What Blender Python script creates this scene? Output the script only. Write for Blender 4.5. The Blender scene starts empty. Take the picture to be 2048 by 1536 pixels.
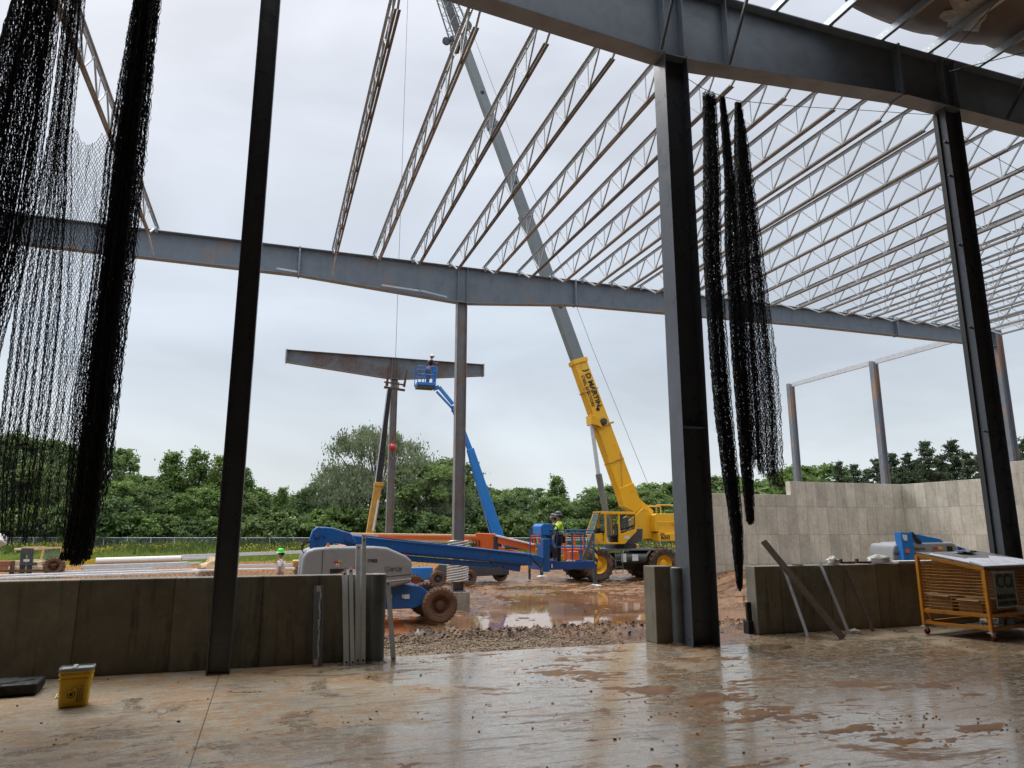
import bpy, math, random
import numpy as np
from mathutils import Vector, Matrix, noise as mn
R=math.radians
C=bpy.context.scene.collection
rnd=random.Random(7)
YAW=R(18.7); FX,FY=math.sin(YAW),math.cos(YAW)
def LF(lat,fwd):
    """a point `fwd` metres ahead of the viewing spot and `lat` to its right -> world x,y"""
    return (FY*lat+FX*fwd, -FX*lat+FY*fwd)
def sstep(x,a,b):
    t=min(1,max(0,(x-a)/(b-a))); return t*t*(3-2*t)
ORD=['first','second','third','fourth','fifth','sixth','seventh','eighth','ninth','tenth','eleventh','twelfth','thirteenth','fourteenth','fifteenth','sixteenth','seventeenth','eighteenth','nineteenth','twentieth','twenty-first','twenty-second','twenty-third','twenty-fourth','twenty-fifth','twenty-sixth','twenty-seventh','twenty-eighth','twenty-ninth','thirtieth','thirty-first','thirty-second','thirty-third','thirty-fourth','thirty-fifth','thirty-sixth']
# ---------------------------------------------------------------- materials
class NT:
    def __init__(s,name):
        s.m=bpy.data.materials.new(name); s.m.use_nodes=True; s.t=s.m.node_tree; s.t.nodes.clear()
        s.out=s.n('ShaderNodeOutputMaterial'); s.b=s.n('ShaderNodeBsdfPrincipled'); s.l(s.b.outputs[0],s.out.inputs[0])
        s.co=s.n('ShaderNodeTexCoord').outputs['Object']
    def n(s,t,**k):
        n=s.t.nodes.new(t)
        for a,v in k.items(): setattr(n,a,v)
        return n
    def l(s,a,b): s.t.links.new(a,b)
    def mapping(s,scale=(1,1,1),rot=(0,0,0),loc=(0,0,0),src=None):
        m=s.n('ShaderNodeMapping'); m.inputs['Scale'].default_value=scale; m.inputs['Rotation'].default_value=rot; m.inputs['Location'].default_value=loc
        s.l(src or s.co,m.inputs[0]); return m.outputs[0]
    def noise(s,scale=5,detail=4,rough=.55,vec=None,dist=0):
        n=s.n('ShaderNodeTexNoise'); n.inputs['Scale'].default_value=scale; n.inputs['Detail'].default_value=detail
        n.inputs['Roughness'].default_value=rough; n.inputs['Distortion'].default_value=dist
        s.l(vec or s.co,n.inputs['Vector']); return n.outputs['Fac']
    def ramp(s,f,a,b,va=0.,vb=1.):
        n=s.n('ShaderNodeMapRange'); n.inputs['From Min'].default_value=a; n.inputs['From Max'].default_value=b
        n.inputs['To Min'].default_value=va; n.inputs['To Max'].default_value=vb; n.interpolation_type='SMOOTHSTEP'
        s.l(f,n.inputs[0]); return n.outputs[0]
    def math(s,op,a,b=None):
        n=s.n('ShaderNodeMath',operation=op)
        for i,v in enumerate((a,b)):
            if v is None: continue
            if isinstance(v,(int,float)): n.inputs[i].default_value=v
            else: s.l(v,n.inputs[i])
        return n.outputs[0]
    def mix(s,f,a,b):
        n=s.n('ShaderNodeMix',data_type='RGBA')
        if isinstance(f,(int,float)): n.inputs[0].default_value=f
        else: s.l(f,n.inputs[0])
        for i,v in ((6,a),(7,b)):
            if isinstance(v,tuple): n.inputs[i].default_value=(v[0],v[1],v[2],1)
            else: s.l(v,n.inputs[i])
        return n.outputs[2]
    def col(s,c):
        if isinstance(c,tuple): s.b.inputs['Base Color'].default_value=(c[0],c[1],c[2],1)
        else: s.l(c,s.b.inputs['Base Color'])
    def rough(s,r):
        if isinstance(r,(int,float)): s.b.inputs['Roughness'].default_value=r
        else: s.l(r,s.b.inputs['Roughness'])
    def bump(s,h,strength=.3,dist=.02):
        n=s.n('ShaderNodeBump'); n.inputs['Strength'].default_value=strength; n.inputs['Distance'].default_value=dist
        s.l(h,n.inputs['Height']); s.l(n.outputs[0],s.b.inputs['Normal'])
    def sep(s,v=None):
        n=s.n('ShaderNodeSeparateXYZ'); s.l(v or s.co,n.inputs[0]); return n.outputs
def worn(name,c,c2=None,scale=3,lo=.45,hi=.7,rough=.5,metal=0,bump=.1,r2=None,fine=25,spec=.5):
    """painted or bare surface with a second tone where it is worn or dirty"""
    n=NT(name); c2=c2 or tuple(x*.7 for x in c)
    f=n.ramp(n.noise(scale,6,.65,dist=.6),lo,hi)
    g=n.ramp(n.noise(fine,3,.6),.35,.75,0,.35)
    base=n.mix(f,c,c2); base=n.mix(g,base,tuple(x*.75 for x in c))
    n.col(base); n.rough(n.ramp(n.noise(scale*2,4),.3,.7,rough*.8,min(1,rough*1.25)) if r2 is None else n.mix(f,(rough,)*3,(r2,)*3))
    n.b.inputs['Metallic'].default_value=metal; n.b.inputs['Specular IOR Level'].default_value=spec
    if bump: n.bump(n.noise(fine*2,3),bump,.01)
    return n.m
M={}
M['steel']=worn('primer_steel',(.235,.28,.335),(.18,.21,.245),2.2,.4,.75,.42,0,.05)
M['steel_col']=worn('dark_primer_steel',(.08,.096,.12),(.06,.07,.088),2.2,.4,.75,.32,0,.05,spec=.7)
def rusty(name,c,rust,lo,hi,scale=.7):
    n=NT(name); f=n.ramp(n.noise(scale,5,.6,dist=.8),lo,hi); g=n.ramp(n.noise(9,5,.7),.35,.7)
    s=n.mapping((6,6,.35)); st=n.ramp(n.noise(2,4,.6,s),.52,.72,0,.45)
    k=n.math('MULTIPLY',f,n.ramp(g,0,1,.45,1)); b=n.mix(n.ramp(n.noise(3,4),.4,.7,0,.5),c,tuple(x*.7 for x in c))
    b=n.mix(st,b,tuple(x*.6 for x in c)); n.col(n.mix(k,b,rust)); n.rough(n.ramp(k,0,1,.42,.8)); n.bump(n.noise(40,3),.05,.01); return n.m
M['steel_rust']=rusty('primer_steel_rust_bloom',(.17,.205,.245),(.33,.19,.11),.58,.74)
M['steel_brown']=rusty('primer_steel_weathered',(.25,.255,.26),(.25,.17,.12),.40,.66,1.2)
M['steel_orange']=rusty('primer_steel_rusty_top',(.20,.225,.26),(.45,.22,.09),.50,.64,.55)
M['galv']=worn('galvanised_steel',(.62,.66,.68),(.48,.52,.55),6,.4,.7,.4,.3,.05)
M['web_grey']=worn('joist_web_grey',(.46,.49,.51),(.36,.38,.4),5,.4,.7,.45,.1,0)
M['galv_matte']=worn('galvanised_steel_dull',(.64,.68,.72),(.5,.54,.58),5,.4,.7,.45,.05,.05)
M['joist_grey']=worn('joist_grey_steel',(.45,.475,.49),(.3,.31,.31),3,.4,.7,.45,.2,.05)
M['joist_brown']=worn('joist_brown_primer',(.30,.295,.285),(.21,.20,.19),1.3,.4,.7,.6,0,.05)
M['joist_dark']=worn('joist_dark_primer',(.15,.145,.145),(.22,.195,.17),1.1,.45,.7,.6,0,.05)
M['black']=worn('black_rubber',(.014,.014,.016),(.03,.028,.026),6,.45,.7,.75)
M['net']=worn('black_twine',(.016,.018,.024),(.03,.032,.04),8,.4,.7,.6,0,0,spec=.4)
M['tyre']=worn('muddy_tyre',(.032,.026,.022),(.17,.09,.05),2.5,.38,.62,.85,0,.4)
M['tyre_mud']=worn('mud_caked_tyre',(.15,.08,.045),(.07,.04,.025),3,.42,.66,.85,0,.5)
M['blue']=worn('blue_paint',(.012,.105,.34),(.05,.095,.2),2.4,.5,.72,.3,0,.02)
M['blue_light']=worn('bright_blue_paint',(.02,.19,.56),(.015,.13,.42),2,.5,.78,.35,0,.02)
M['blue_dirty']=worn('blue_paint_muddy',(.014,.075,.27),(.16,.1,.07),3,.56,.75,.45,0,.05)
M['hood']=worn('grey_moulded_hood',(.27,.28,.285),(.22,.225,.23),1.5,.45,.75,.38,0,.02)
M['yellow']=worn('crane_yellow',(.78,.43,.015),(.52,.32,.05),2.2,.52,.76,.35,0,.02)
M['yellow_dark']=worn('aged_yellow',(.55,.31,.05),(.32,.17,.05),2,.42,.7,.5,0,.05)
M['grey_paint']=worn('machine_grey',(.16,.175,.185),(.1,.11,.115),2,.45,.75,.45,0,.03)
M['grey_dark']=worn('machine_dark_grey',(.055,.062,.065),(.03,.034,.036),2,.45,.75,.5,0,.03)
M['boom_grey']=worn('boom_grey_paint',(.15,.18,.19),(.11,.13,.14),1,.45,.75,.4,0,.02)
M['orange']=worn('orange_paint',(.75,.14,.02),(.55,.12,.03),2,.5,.8,.4,0,.03)
M['cream']=worn('cream_paint',(.72,.5,.26),(.6,.4,.2),2,.5,.8,.4,0,.03)
M['beige']=worn('old_cream_machine',(.74,.6,.4),(.5,.36,.2),3,.5,.72,.55,0,.05)
M['white']=worn('white_paint',(.75,.75,.74),(.6,.6,.58),3,.5,.8,.45,0,.02)
M['brown_rust']=worn('rusty_steel',(.12,.06,.035),(.06,.035,.025),4,.4,.7,.75,0,.1)
M['red']=worn('red_paint',(.5,.03,.03),(.35,.03,.03),4,.5,.8,.4)
M['amber']=worn('amber_lens',(.8,.17,.02),(.7,.14,.02),4,.5,.8,.25)
M['skin']=worn('skin',(.42,.22,.15),(.36,.18,.12),9,.4,.7,.55,0,0)
M['hair']=worn('dark_hair',(.02,.014,.01),(.03,.02,.015),20,.4,.7,.7)
M['lime']=worn('lime_shirt',(.62,.95,.08),(.52,.82,.07),5,.45,.7,.8)
M['navy']=worn('dark_shirt',(.018,.02,.03),(.03,.033,.045),5,.45,.7,.85)
M['tee']=worn('white_tee',(.72,.68,.66),(.6,.56,.54),5,.45,.7,.85)
M['khaki']=worn('tan_trousers',(.24,.19,.14),(.17,.13,.1),5,.45,.7,.85)
M['denim']=worn('denim',(.06,.11,.22),(.04,.08,.17),5,.45,.7,.85)
M['darkcloth']=worn('dark_trousers',(.018,.018,.02),(.035,.032,.03),5,.45,.7,.85)
M['hat_green']=worn('green_hard_hat',(.06,.62,.05),(.05,.5,.04),5,.5,.8,.3)
M['hat_white']=worn('white_hard_hat',(.7,.68,.6),(.55,.52,.45),5,.5,.8,.35)
M['hat_dark']=worn('dark_hard_hat',(.05,.055,.065),(.3,.3,.3),6,.55,.75,.25)
M['wood']=None
n=NT('weathered_wood'); v=n.mapping((14,14,1.2)); g=n.noise(3,6,.7,v,1.2); n.col(n.mix(n.ramp(g,.3,.7),(.075,.05,.038),(.17,.125,.095))); n.rough(.8); n.bump(g,.3,.01); M['wood']=n.m
M['cart']=worn('cart_orange_yellow',(.6,.235,.012),(.42,.17,.015),3,.5,.75,.45,0,.03)
M['cardboard']=worn('cardboard',(.36,.24,.13),(.28,.18,.1),4,.45,.7,.85)
M['paper']=worn('paper_sheet',(.72,.73,.8),(.66,.67,.74),5,.45,.7,.7)
M['board']=worn('grey_table_board',(.2,.2,.19),(.12,.12,.11),6,.4,.65,.55)
M['sign_grey']=worn('grey_sign_plate',(.16,.2,.19),(.13,.165,.16),6,.4,.65,.55)
M['ink']=worn('black_ink',(.01,.01,.011),(.014,.014,.014),5,.4,.7,.5,0,0)
M['ink_soft']=worn('faded_ink',(.07,.045,.02),(.09,.06,.03),5,.4,.7,.5,0,0)
M['emboss']=worn('embossed_grey',(.16,.165,.17),(.4,.4,.4),5,.5,.7,.4,0,0)
M['label_red']=worn('red_label',(.5,.05,.03),(.4,.06,.04),5,.4,.7,.5,0,0)
M['label_yel']=worn('yellow_label',(.75,.4,.06),(.6,.32,.06),5,.4,.7,.5,0,0)
M['bucket']=worn('yellow_plastic',(.82,.52,.012),(.7,.44,.012),5,.5,.75,.35,0,0)
M['lid']=worn('grey_plastic_lid',(.3,.32,.31),(.24,.26,.25),5,.5,.75,.4,0,0)
M['plastic']=worn('plastic_film',(.6,.58,.54),(.45,.42,.38),7,.4,.7,.3,0,.4)
M['tarp']=worn('tan_tarp',(.52,.36,.2),(.4,.25,.12),5,.45,.7,.7,0,.4)
M['insul']=worn('roof_insulation_facing',(.21,.17,.145),(.17,.135,.115),.8,.45,.75,.75,0,.2)
M['wheel_red']=worn('red_caster_wheel',(.25,.03,.02),(.05,.03,.03),9,.45,.7,.6)
M['siding']=worn('building_siding',(.06,.06,.062),(.045,.045,.047),1,.45,.75,.6)
M['pipe']=worn('dark_grey_pipe',(.10,.115,.125),(.04,.045,.05),3,.45,.75,.55,0,.05)
def glass(name,c=(.5,.6,.6)):
    n=NT(name); n.b.inputs['Transmission Weight'].default_value=.9; n.col(c); n.rough(.03); n.b.inputs['IOR'].default_value=1.1; return n.m
M['glass']=glass('cab_glass')
# striped warning
n=NT('warning_stripes'); w=n.n('ShaderNodeTexWave'); w.wave_type='BANDS'; w.bands_direction='DIAGONAL'; w.inputs['Scale'].default_value=1.6; n.l(n.co,w.inputs['Vector'])
n.col(n.mix(n.ramp(w.outputs[0],.48,.52),(.02,.02,.02),(.75,.5,.03))); n.rough(.5); M['stripes']=n.m
# concrete wall (dark-faced parapet with pour panels and stains)
def concrete(name,c1,c2,pw=1.25,axis=0,tone=.25,streak=.5,ph=None):
    n=NT(name); X=n.sep(); co=X[axis]
    a=n.noise(1.1,6,.65,dist=.5); b=n.noise(7,6,.7)
    s=n.mapping((5,5,.5)); st=n.noise(1.6,6,.65,s,.4)
    base=n.mix(n.ramp(a,.3,.7),c1,c2); base=n.mix(n.ramp(st,.5,.72,0,streak),base,tuple(x*.55 for x in c1)); base=n.mix(n.ramp(b,.45,.75,0,.5),base,tuple(min(1,x*1.25) for x in c2))
    br=n.n('ShaderNodeTexBrick'); br.offset=.0; br.inputs['Scale'].default_value=1; br.inputs['Mortar Size'].default_value=.012; br.inputs['Mortar Smooth'].default_value=.6
    br.inputs['Brick Width'].default_value=pw; br.inputs['Row Height'].default_value=ph or 50
    br.inputs['Color1'].default_value=(1-tone,1-tone,1-tone,1); br.inputs['Color2'].default_value=(1+tone*.3,1+tone*.27,1+tone*.2,1); br.inputs['Mortar'].default_value=(.5,.46,.40,1)
    cm=n.n('ShaderNodeCombineXYZ'); n.l(co,cm.inputs[0]); n.l(X[2],cm.inputs[1]); n.l(cm.outputs[0],br.inputs['Vector'])
    mu=n.n('ShaderNodeMix',data_type='RGBA',blend_type='MULTIPLY'); mu.inputs[0].default_value=1; n.l(base,mu.inputs[6]); n.l(br.outputs['Color'],mu.inputs[7])
    n.col(mu.outputs[2]); n.rough(.85)
    h=n.math('ADD',n.math('MULTIPLY',b,.3),n.math('MULTIPLY',br.outputs['Fac'],-1.0)); n.bump(h,.5,.01); return n.m
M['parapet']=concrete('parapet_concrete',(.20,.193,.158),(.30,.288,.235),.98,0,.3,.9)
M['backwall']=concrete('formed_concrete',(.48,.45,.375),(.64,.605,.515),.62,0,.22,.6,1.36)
M['sidewall']=concrete('formed_concrete_side',(.48,.45,.375),(.64,.605,.515),.62,1,.22,.6,1.36)
M['pier']=concrete('pier_concrete',(.22,.195,.15),(.30,.265,.205),2)
M['galv_lean']=worn('fresh_galvanised',(.8,.84,.87),(.66,.7,.73),5,.45,.75,.35,.1,.05)
M['pedestal']=concrete('pedestal_concrete',(.35,.31,.26),(.45,.41,.35),3)
# slab
n=NT('muddy_wet_slab'); X=n.sep()
big=n.noise(.5,7,.66,dist=.8); med=n.noise(1.7,8,.72,dist=1.3)
smv=n.mapping((.5,3.0,1),(0,0,R(-12))); sm=n.noise(2.3,9,.76,smv,1.6)
smv2=n.mapping((1.0,5.5,1),(0,0,R(22))); sm2=n.noise(2.6,8,.76,smv2,1.5)
smv3=n.mapping((1.6,9,1),(0,0,R(-20))); sm3=n.noise(3.4,8,.8,smv3,1.0)
fine=n.noise(30,6,.8); fine2=n.noise(9,7,.8)
base=n.mix(n.ramp(big,.38,.60),(.385,.325,.235),(.32,.245,.15))
base=n.mix(n.ramp(med,.48,.56,0,.9),base,(.35,.205,.085))
base=n.mix(n.ramp(sm,.51,.60,0,.65),base,(.13,.12,.112))
base=n.mix(n.ramp(sm2,.54,.61,0,.75),base,(.42,.36,.28))
base=n.mix(n.ramp(sm3,.54,.62,0,.55),base,(.13,.11,.10))
mud=n.ramp(n.math('ADD',n.noise(.85,9,.72,n.mapping((.8,1.6,1),loc=(3,1,0)),1.4),n.math('MULTIPLY',sm,.15)),.635,.70,0,.9)
base=n.mix(mud,base,(.16,.075,.027))
spk=n.ramp(n.noise(14,7,.8),.60,.66,0,.9); base=n.mix(spk,base,(.10,.055,.028))
base=n.mix(n.ramp(fine,.46,.62,0,.5),base,(.13,.105,.08))
base=n.mix(n.ramp(fine2,.52,.62,0,.4),base,(.45,.38,.29))
def line(co,p,w):
    return n.math('LESS_THAN',n.math('ABSOLUTE',n.math('SUBTRACT',co,p)),w)
J=n.math('MAXIMUM',n.math('MAXIMUM',line(X[0],-.40,.005),line(X[0],2.98,.005)),n.math('MAXIMUM',line(X[0],6.36,.005),line(X[1],5.5,.005)))
base=n.mix(J,base,(.06,.03,.015))
wet=n.noise(.62,8,.66,n.mapping(loc=(1.3,5.1,0)),.8)
bias=n.ramp(X[0],-.6,2.2,-.12,.13); nearb=n.ramp(X[1],8.8,5.6,-.05,.07); rt=n.ramp(n.math('SUBTRACT',X[0],n.math('MULTIPLY',X[1],-1.1)),14,19,0,-.0)
w=n.ramp(n.math('ADD',wet,n.math('ADD',bias,n.math('ADD',nearb,n.ramp(X[0],6.8,9.5,0,-.12)))),.42,.53)
w=n.math('MULTIPLY',w,n.ramp(n.math('MAXIMUM',mud,spk),.1,.8,1,.15))
w=n.math('MULTIPLY',w,n.ramp(sm,.50,.60,1,.3))
w=n.math('MULTIPLY',w,n.ramp(fine2,.45,.62,1,.45))
ex=n.math('SUBTRACT',X[0],6.75); ey=n.math('MULTIPLY',n.math('SUBTRACT',X[1],8.72),1.7)
pud=n.ramp(n.math('ADD',n.math('ADD',n.math('MULTIPLY',ex,ex),n.math('MULTIPLY',ey,ey)),n.math('MULTIPLY',fine2,.3)),.33,.27)
base=n.mix(n.math('MULTIPLY',w,.2),base,n.mix(.5,base,(.10,.075,.05)))
n.col(base)
n.rough(n.math('MAXIMUM',n.math('SUBTRACT',n.ramp(w,0,1,.62,.15),n.math('MULTIPLY',pud,.6)),.03)); n.b.inputs['IOR'].default_value=1.45
n.l(n.ramp(n.math('MAXIMUM',w,pud),0,1,.35,1.0),n.b.inputs['Specular IOR Level']); n.l(n.math('MULTIPLY',n.math('MAXIMUM',w,pud),.6),n.b.inputs['Coat Weight']); n.b.inputs['Coat Roughness'].default_value=.10; n.b.inputs['Coat IOR'].default_value=1.5
h=n.math('ADD',n.math('MULTIPLY',fine,.35),n.math('ADD',n.math('MULTIPLY',sm3,1.0),n.math('ADD',n.math('MULTIPLY',mud,.7),n.math('MULTIPLY',fine2,.8))))
h=n.math('MULTIPLY',h,n.ramp(pud,0,1,1,.05))
h=n.math('SUBTRACT',h,n.math('MULTIPLY',J,2.)); n.bump(h,.16,.008); M['slab']=n.m
# ground: red-brown mud, dirt
n=NT('red_mud_ground'); big=n.noise(.25,6,.6,dist=.6); med=n.noise(2.2,7,.7,dist=.5); fine=n.noise(13,6,.7)
X=n.sep()
c=n.mix(n.ramp(med,.35,.65),(.085,.042,.02),(.24,.128,.062)); c=n.mix(n.ramp(big,.42,.66,0,.5),c,(.34,.18,.08))
c=n.mix(n.ramp(fine,.45,.7,0,.5),c,(.07,.036,.022))
far=n.ramp(X[1],42,50); c=n.mix(n.math('MULTIPLY',far,.8),c,(.26,.13,.058)); n.l(n.ramp(X[1],36,46,.4,.0),n.b.inputs['Specular IOR Level'])
gr=n.ramp(n.math('ADD',X[1],n.math('MULTIPLY',big,6)),64,67); c=n.mix(gr,c,(.07,.1,.02))
wetm=n.math('MULTIPLY',n.ramp(X[1],46,38),n.ramp(n.noise(1.3,6,.7,n.mapping((.6,1.6,1))),.44,.56)); n.col(n.mix(n.math('MULTIPLY',wetm,.55),c,(.065,.03,.016))); n.rough(n.ramp(wetm,0,1,.7,.13)); n.bump(n.math('ADD',fine,med),.5,.035); M['mud']=n.m
n=NT('muddy_water'); X=n.sep(); f=n.noise(.3,4,.6); n.col(n.mix(n.ramp(f,.4,.62),(.20,.095,.045),(.30,.16,.09))); n.rough(.03); n.b.inputs['IOR'].default_value=1.33
n.bump(n.noise(3.5,3,.5),.04,.01); M['water']=n.m
n=NT('gravel_stone'); oi=n.n('ShaderNodeObjectInfo'); g=n.noise(11,3,.6); g2=n.noise(1.2,4,.6); c=n.mix(n.ramp(g,.3,.7),(.15,.10,.058),(.36,.27,.165)); n.col(n.mix(n.ramp(g2,.55,.72,0,.6),c,(.16,.09,.05))); n.rough(.55); M['gravel']=n.m
M['smear']=worn('wet_mud_smear',(.23,.12,.048),(.13,.065,.028),6,.4,.6,.7,0,.8,r2=.4,spec=.3)
M['clod']=worn('mud_clod',(.065,.034,.02),(.12,.068,.04),9,.4,.7,.5,0,.3)
def leafmat(name,a,b,sc=.35):
    n=NT(name); f=n.noise(sc,4,.6); g=n.noise(2.6,3,.7); geo=n.n('ShaderNodeNewGeometry')
    oi=n.n('ShaderNodeObjectInfo'); rv=oi.outputs['Random']
    c=n.mix(n.ramp(f,.32,.68),a,b); c=n.mix(n.math('MULTIPLY',rv,.6),c,(a[0]*.55,a[1]*.62,a[2]*.8)); c=n.mix(n.ramp(rv,.75,1.,0,.5),c,(b[0]*1.3,b[1]*1.1,b[2])); c=n.mix(n.ramp(g,.4,.7,0,.5),c,tuple(x*1.5 for x in b)); n.col(c); n.rough(.65); n.b.inputs['Specular IOR Level'].default_value=.25
    tr=n.n('ShaderNodeBsdfTranslucent'); n.l(c,tr.inputs[0]); mx=n.n('ShaderNodeMixShader'); mx.inputs[0].default_value=.3; n.l(n.b.outputs[0],mx.inputs[1]); n.l(tr.outputs[0],mx.inputs[2]); n.l(mx.outputs[0],n.out.inputs[0]); return n.m
M['leaf1']=leafmat('leaf_mid_green',(.085,.13,.042),(.185,.26,.085))
M['leaf2']=leafmat('leaf_deep_green',(.062,.105,.04),(.14,.21,.072))
M['leaf3']=leafmat('leaf_bright_green',(.09,.155,.04),(.19,.28,.08))
M['willow']=leafmat('leaf_willow_grey_green',(.14,.18,.09),(.28,.32,.19))
M['pine']=leafmat('needle_dark_green',(.045,.07,.04),(.095,.135,.07))
M['grassb']=leafmat('grass_blades',(.16,.21,.035),(.30,.34,.07),.2)
M['weed']=leafmat('weed_leaves',(.05,.09,.02),(.12,.17,.04),.3)
M['flower']=worn('yellow_flower',(.55,.42,.05),(.45,.36,.06),5,.4,.7,.8)
M['bark']=worn('bark',(.10,.08,.065),(.06,.048,.04),5,.4,.7,.9,0,.4)
# ---------------------------------------------------------------- mesh builder
class MB:
    def __init__(s): s.v=[]; s.f=[]; s.m=[]; s.mi=0
    def add(s,vs,fs):
        o=len(s.v); s.v+= [tuple(v) for v in vs]; s.f+=[tuple(o+i for i in f) for f in fs]; s.m+=[s.mi]*len(fs); return s
    def box(s,c,sz,rot=None):
        x,y,z=sz[0]/2,sz[1]/2,sz[2]/2
        vs=[Vector((a*x,b*y,d*z)) for a in(-1,1) for b in(-1,1) for d in(-1,1)]
        if rot is not None: vs=[rot@v for v in vs]
        c=Vector(c); return s.add([v+c for v in vs],[(0,1,3,2),(4,6,7,5),(0,4,5,1),(2,3,7,6),(0,2,6,4),(1,5,7,3)])
    def bar(s,a,b,w,h=None,up=(0,0,1),w2=None,h2=None):
        """rectangular bar a->b, w across, h along 'up'; w2,h2 at the far end"""
        h=h or w; w2=w2 or w; h2=h2 or h; a=Vector(a); b=Vector(b); d=(b-a).normalized(); u=Vector(up)
        if abs(d.dot(u))>.98: u=Vector((0,1,0)) if abs(d.y)<.9 else Vector((1,0,0))
        sd=d.cross(u).normalized(); u=sd.cross(d)
        vs=[]
        for p,ww,hh in((a,w,h),(b,w2,h2)): vs+=[p+sd*(i*ww/2)+u*(j*hh/2) for i,j in((-1,-1),(1,-1),(1,1),(-1,1))]
        return s.add(vs,[(3,2,1,0),(4,5,6,7),(0,1,5,4),(1,2,6,5),(2,3,7,6),(3,0,4,7)])
    def tube(s,pts,r,n=8,caps=True):
        pts=[Vector(p) for p in pts]; rs=r if isinstance(r,(list,tuple)) else [r]*len(pts); vs=[];fs=[]
        pu=None
        for i,p in enumerate(pts):
            d=(pts[min(i+1,len(pts)-1)]-pts[max(i-1,0)]).normalized()
            if pu is None: pu=Vector((0,0,1)) if abs(d.z)<.9 else Vector((0,1,0))
            sd=d.cross(pu).normalized(); u=sd.cross(d).normalized(); pu=u
            vs+=[p+(sd*math.cos(k*2*math.pi/n)+u*math.sin(k*2*math.pi/n))*rs[i] for k in range(n)]
        for i in range(len(pts)-1):
            for k in range(n): fs.append((i*n+k,i*n+(k+1)%n,(i+1)*n+(k+1)%n,(i+1)*n+k))
        if caps: fs.append(tuple(range(n))[::-1]); fs.append(tuple(range((len(pts)-1)*n,len(pts)*n)))
        return s.add(vs,fs)
    def cyl(s,c,r,h,axis='z',n=20,r2=None):
        c=Vector(c); d={'x':Vector((1,0,0)),'y':Vector((0,1,0)),'z':Vector((0,0,1))}[axis] if isinstance(axis,str) else Vector(axis).normalized()
        return s.tube([c-d*h/2,c+d*h/2],[r,r if r2 is None else r2],n)
    def prism(s,poly,y0,y1,axis='y'):
        """polygon in (x,z) extruded along y ('y'), or (y,z) along x ('x'), or (x,y) along z"""
        def P(a,b,t): return (a,t,b) if axis=='y' else ((t,a,b) if axis=='x' else (a,b,t))
        k=len(poly); vs=[P(a,b,y0) for a,b in poly]+[P(a,b,y1) for a,b in poly]
        fs=[tuple(range(k))[::-1],tuple(range(k,2*k))]+[(i,(i+1)%k,k+(i+1)%k,k+i) for i in range(k)]
        return s.add(vs,fs)
    def lathe(s,prof,c,axis='y',n=24):
        """profile (radius, offset along the axis)"""
        c=Vector(c); vs=[];fs=[];k=len(prof)
        for i in range(n):
            a=i*2*math.pi/n; ca,sa=math.cos(a),math.sin(a)
            for r,t in prof: vs.append(c+(Vector((r*ca,t,r*sa)) if axis=='y' else (Vector((t,r*ca,r*sa)) if axis=='x' else Vector((r*ca,r*sa,t)))))
        for i in range(n):
            for j in range(k-1): fs.append((i*k+j,i*k+j+1,((i+1)%n)*k+j+1,((i+1)%n)*k+j))
        return s.add(vs,fs)
    def sphere(s,c,r,n=10,sc=(1,1,1)):
        prof=[(r*math.sin(math.pi*i/n),-r*math.cos(math.pi*i/n)) for i in range(n+1)]
        o=len(s.v); s.lathe(prof,(0,0,0),'z',n+2)
        for i in range(o,len(s.v)):
            v=s.v[i]; s.v[i]=(c[0]+v[0]*sc[0],c[1]+v[1]*sc[1],c[2]+v[2]*sc[2])
        return s
    def build(s,name,mats,parent=None,world=False,smooth=False,bev=0,seg=2,label=None):
        me=bpy.data.meshes.new(name); vs=s.v
        if world and parent is not None:
            L=parent.location if parent.parent is None else parent.parent.location+parent.location
            vs=[(v[0]-L[0],v[1]-L[1],v[2]-L[2]) for v in vs]
        me.from_pydata(vs,[],s.f)
        mats=mats if isinstance(mats,(list,tuple)) else [mats]
        for m in mats: me.materials.append(m)
        if len(mats)>1: me.polygons.foreach_set('material_index',s.m)
        import bmesh
        b=bmesh.new(); b.from_mesh(me); bmesh.ops.recalc_face_normals(b,faces=b.faces); b.to_mesh(me); b.free()
        if smooth:
            me.polygons.foreach_set('use_smooth',[True]*len(me.polygons))
            try: me.set_sharp_from_angle(angle=R(38))
            except Exception: pass
        o=bpy.data.objects.new(name,me); C.objects.link(o)
        if parent is not None: o.parent=parent
        if bev:
            md=o.modifiers.new('bevel','BEVEL'); md.width=bev; md.segments=seg; md.limit_method='ANGLE'; md.angle_limit=R(35)
        if label: o['label']=label
        return o
def tag(o,label,cat,group=None):
    o['label']=label; o['category']=cat
    if group: o['group']=group
    return o
def thing(name,label,cat,loc=(0,0,0),rz=0,group=None):
    o=bpy.data.objects.new(name,None); C.objects.link(o); o.location=loc; o.rotation_euler=(0,0,rz); o.empty_display_size=.2
    return tag(o,label,cat,group)
def interp(P,x):
    for (a,b),(c,d) in zip(P,P[1:]):
        if a<=x<=c: return b+(d-b)*(x-a)/(c-a)
def struct(o): o['kind']='structure'; return o
def copytree(o,parent=None,loc=None):
    c=o.copy(); C.objects.link(c); c.parent=parent
    if loc is not None: c.location=loc
    for ch in list(o.children): copytree(ch,c)
    return c
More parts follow.
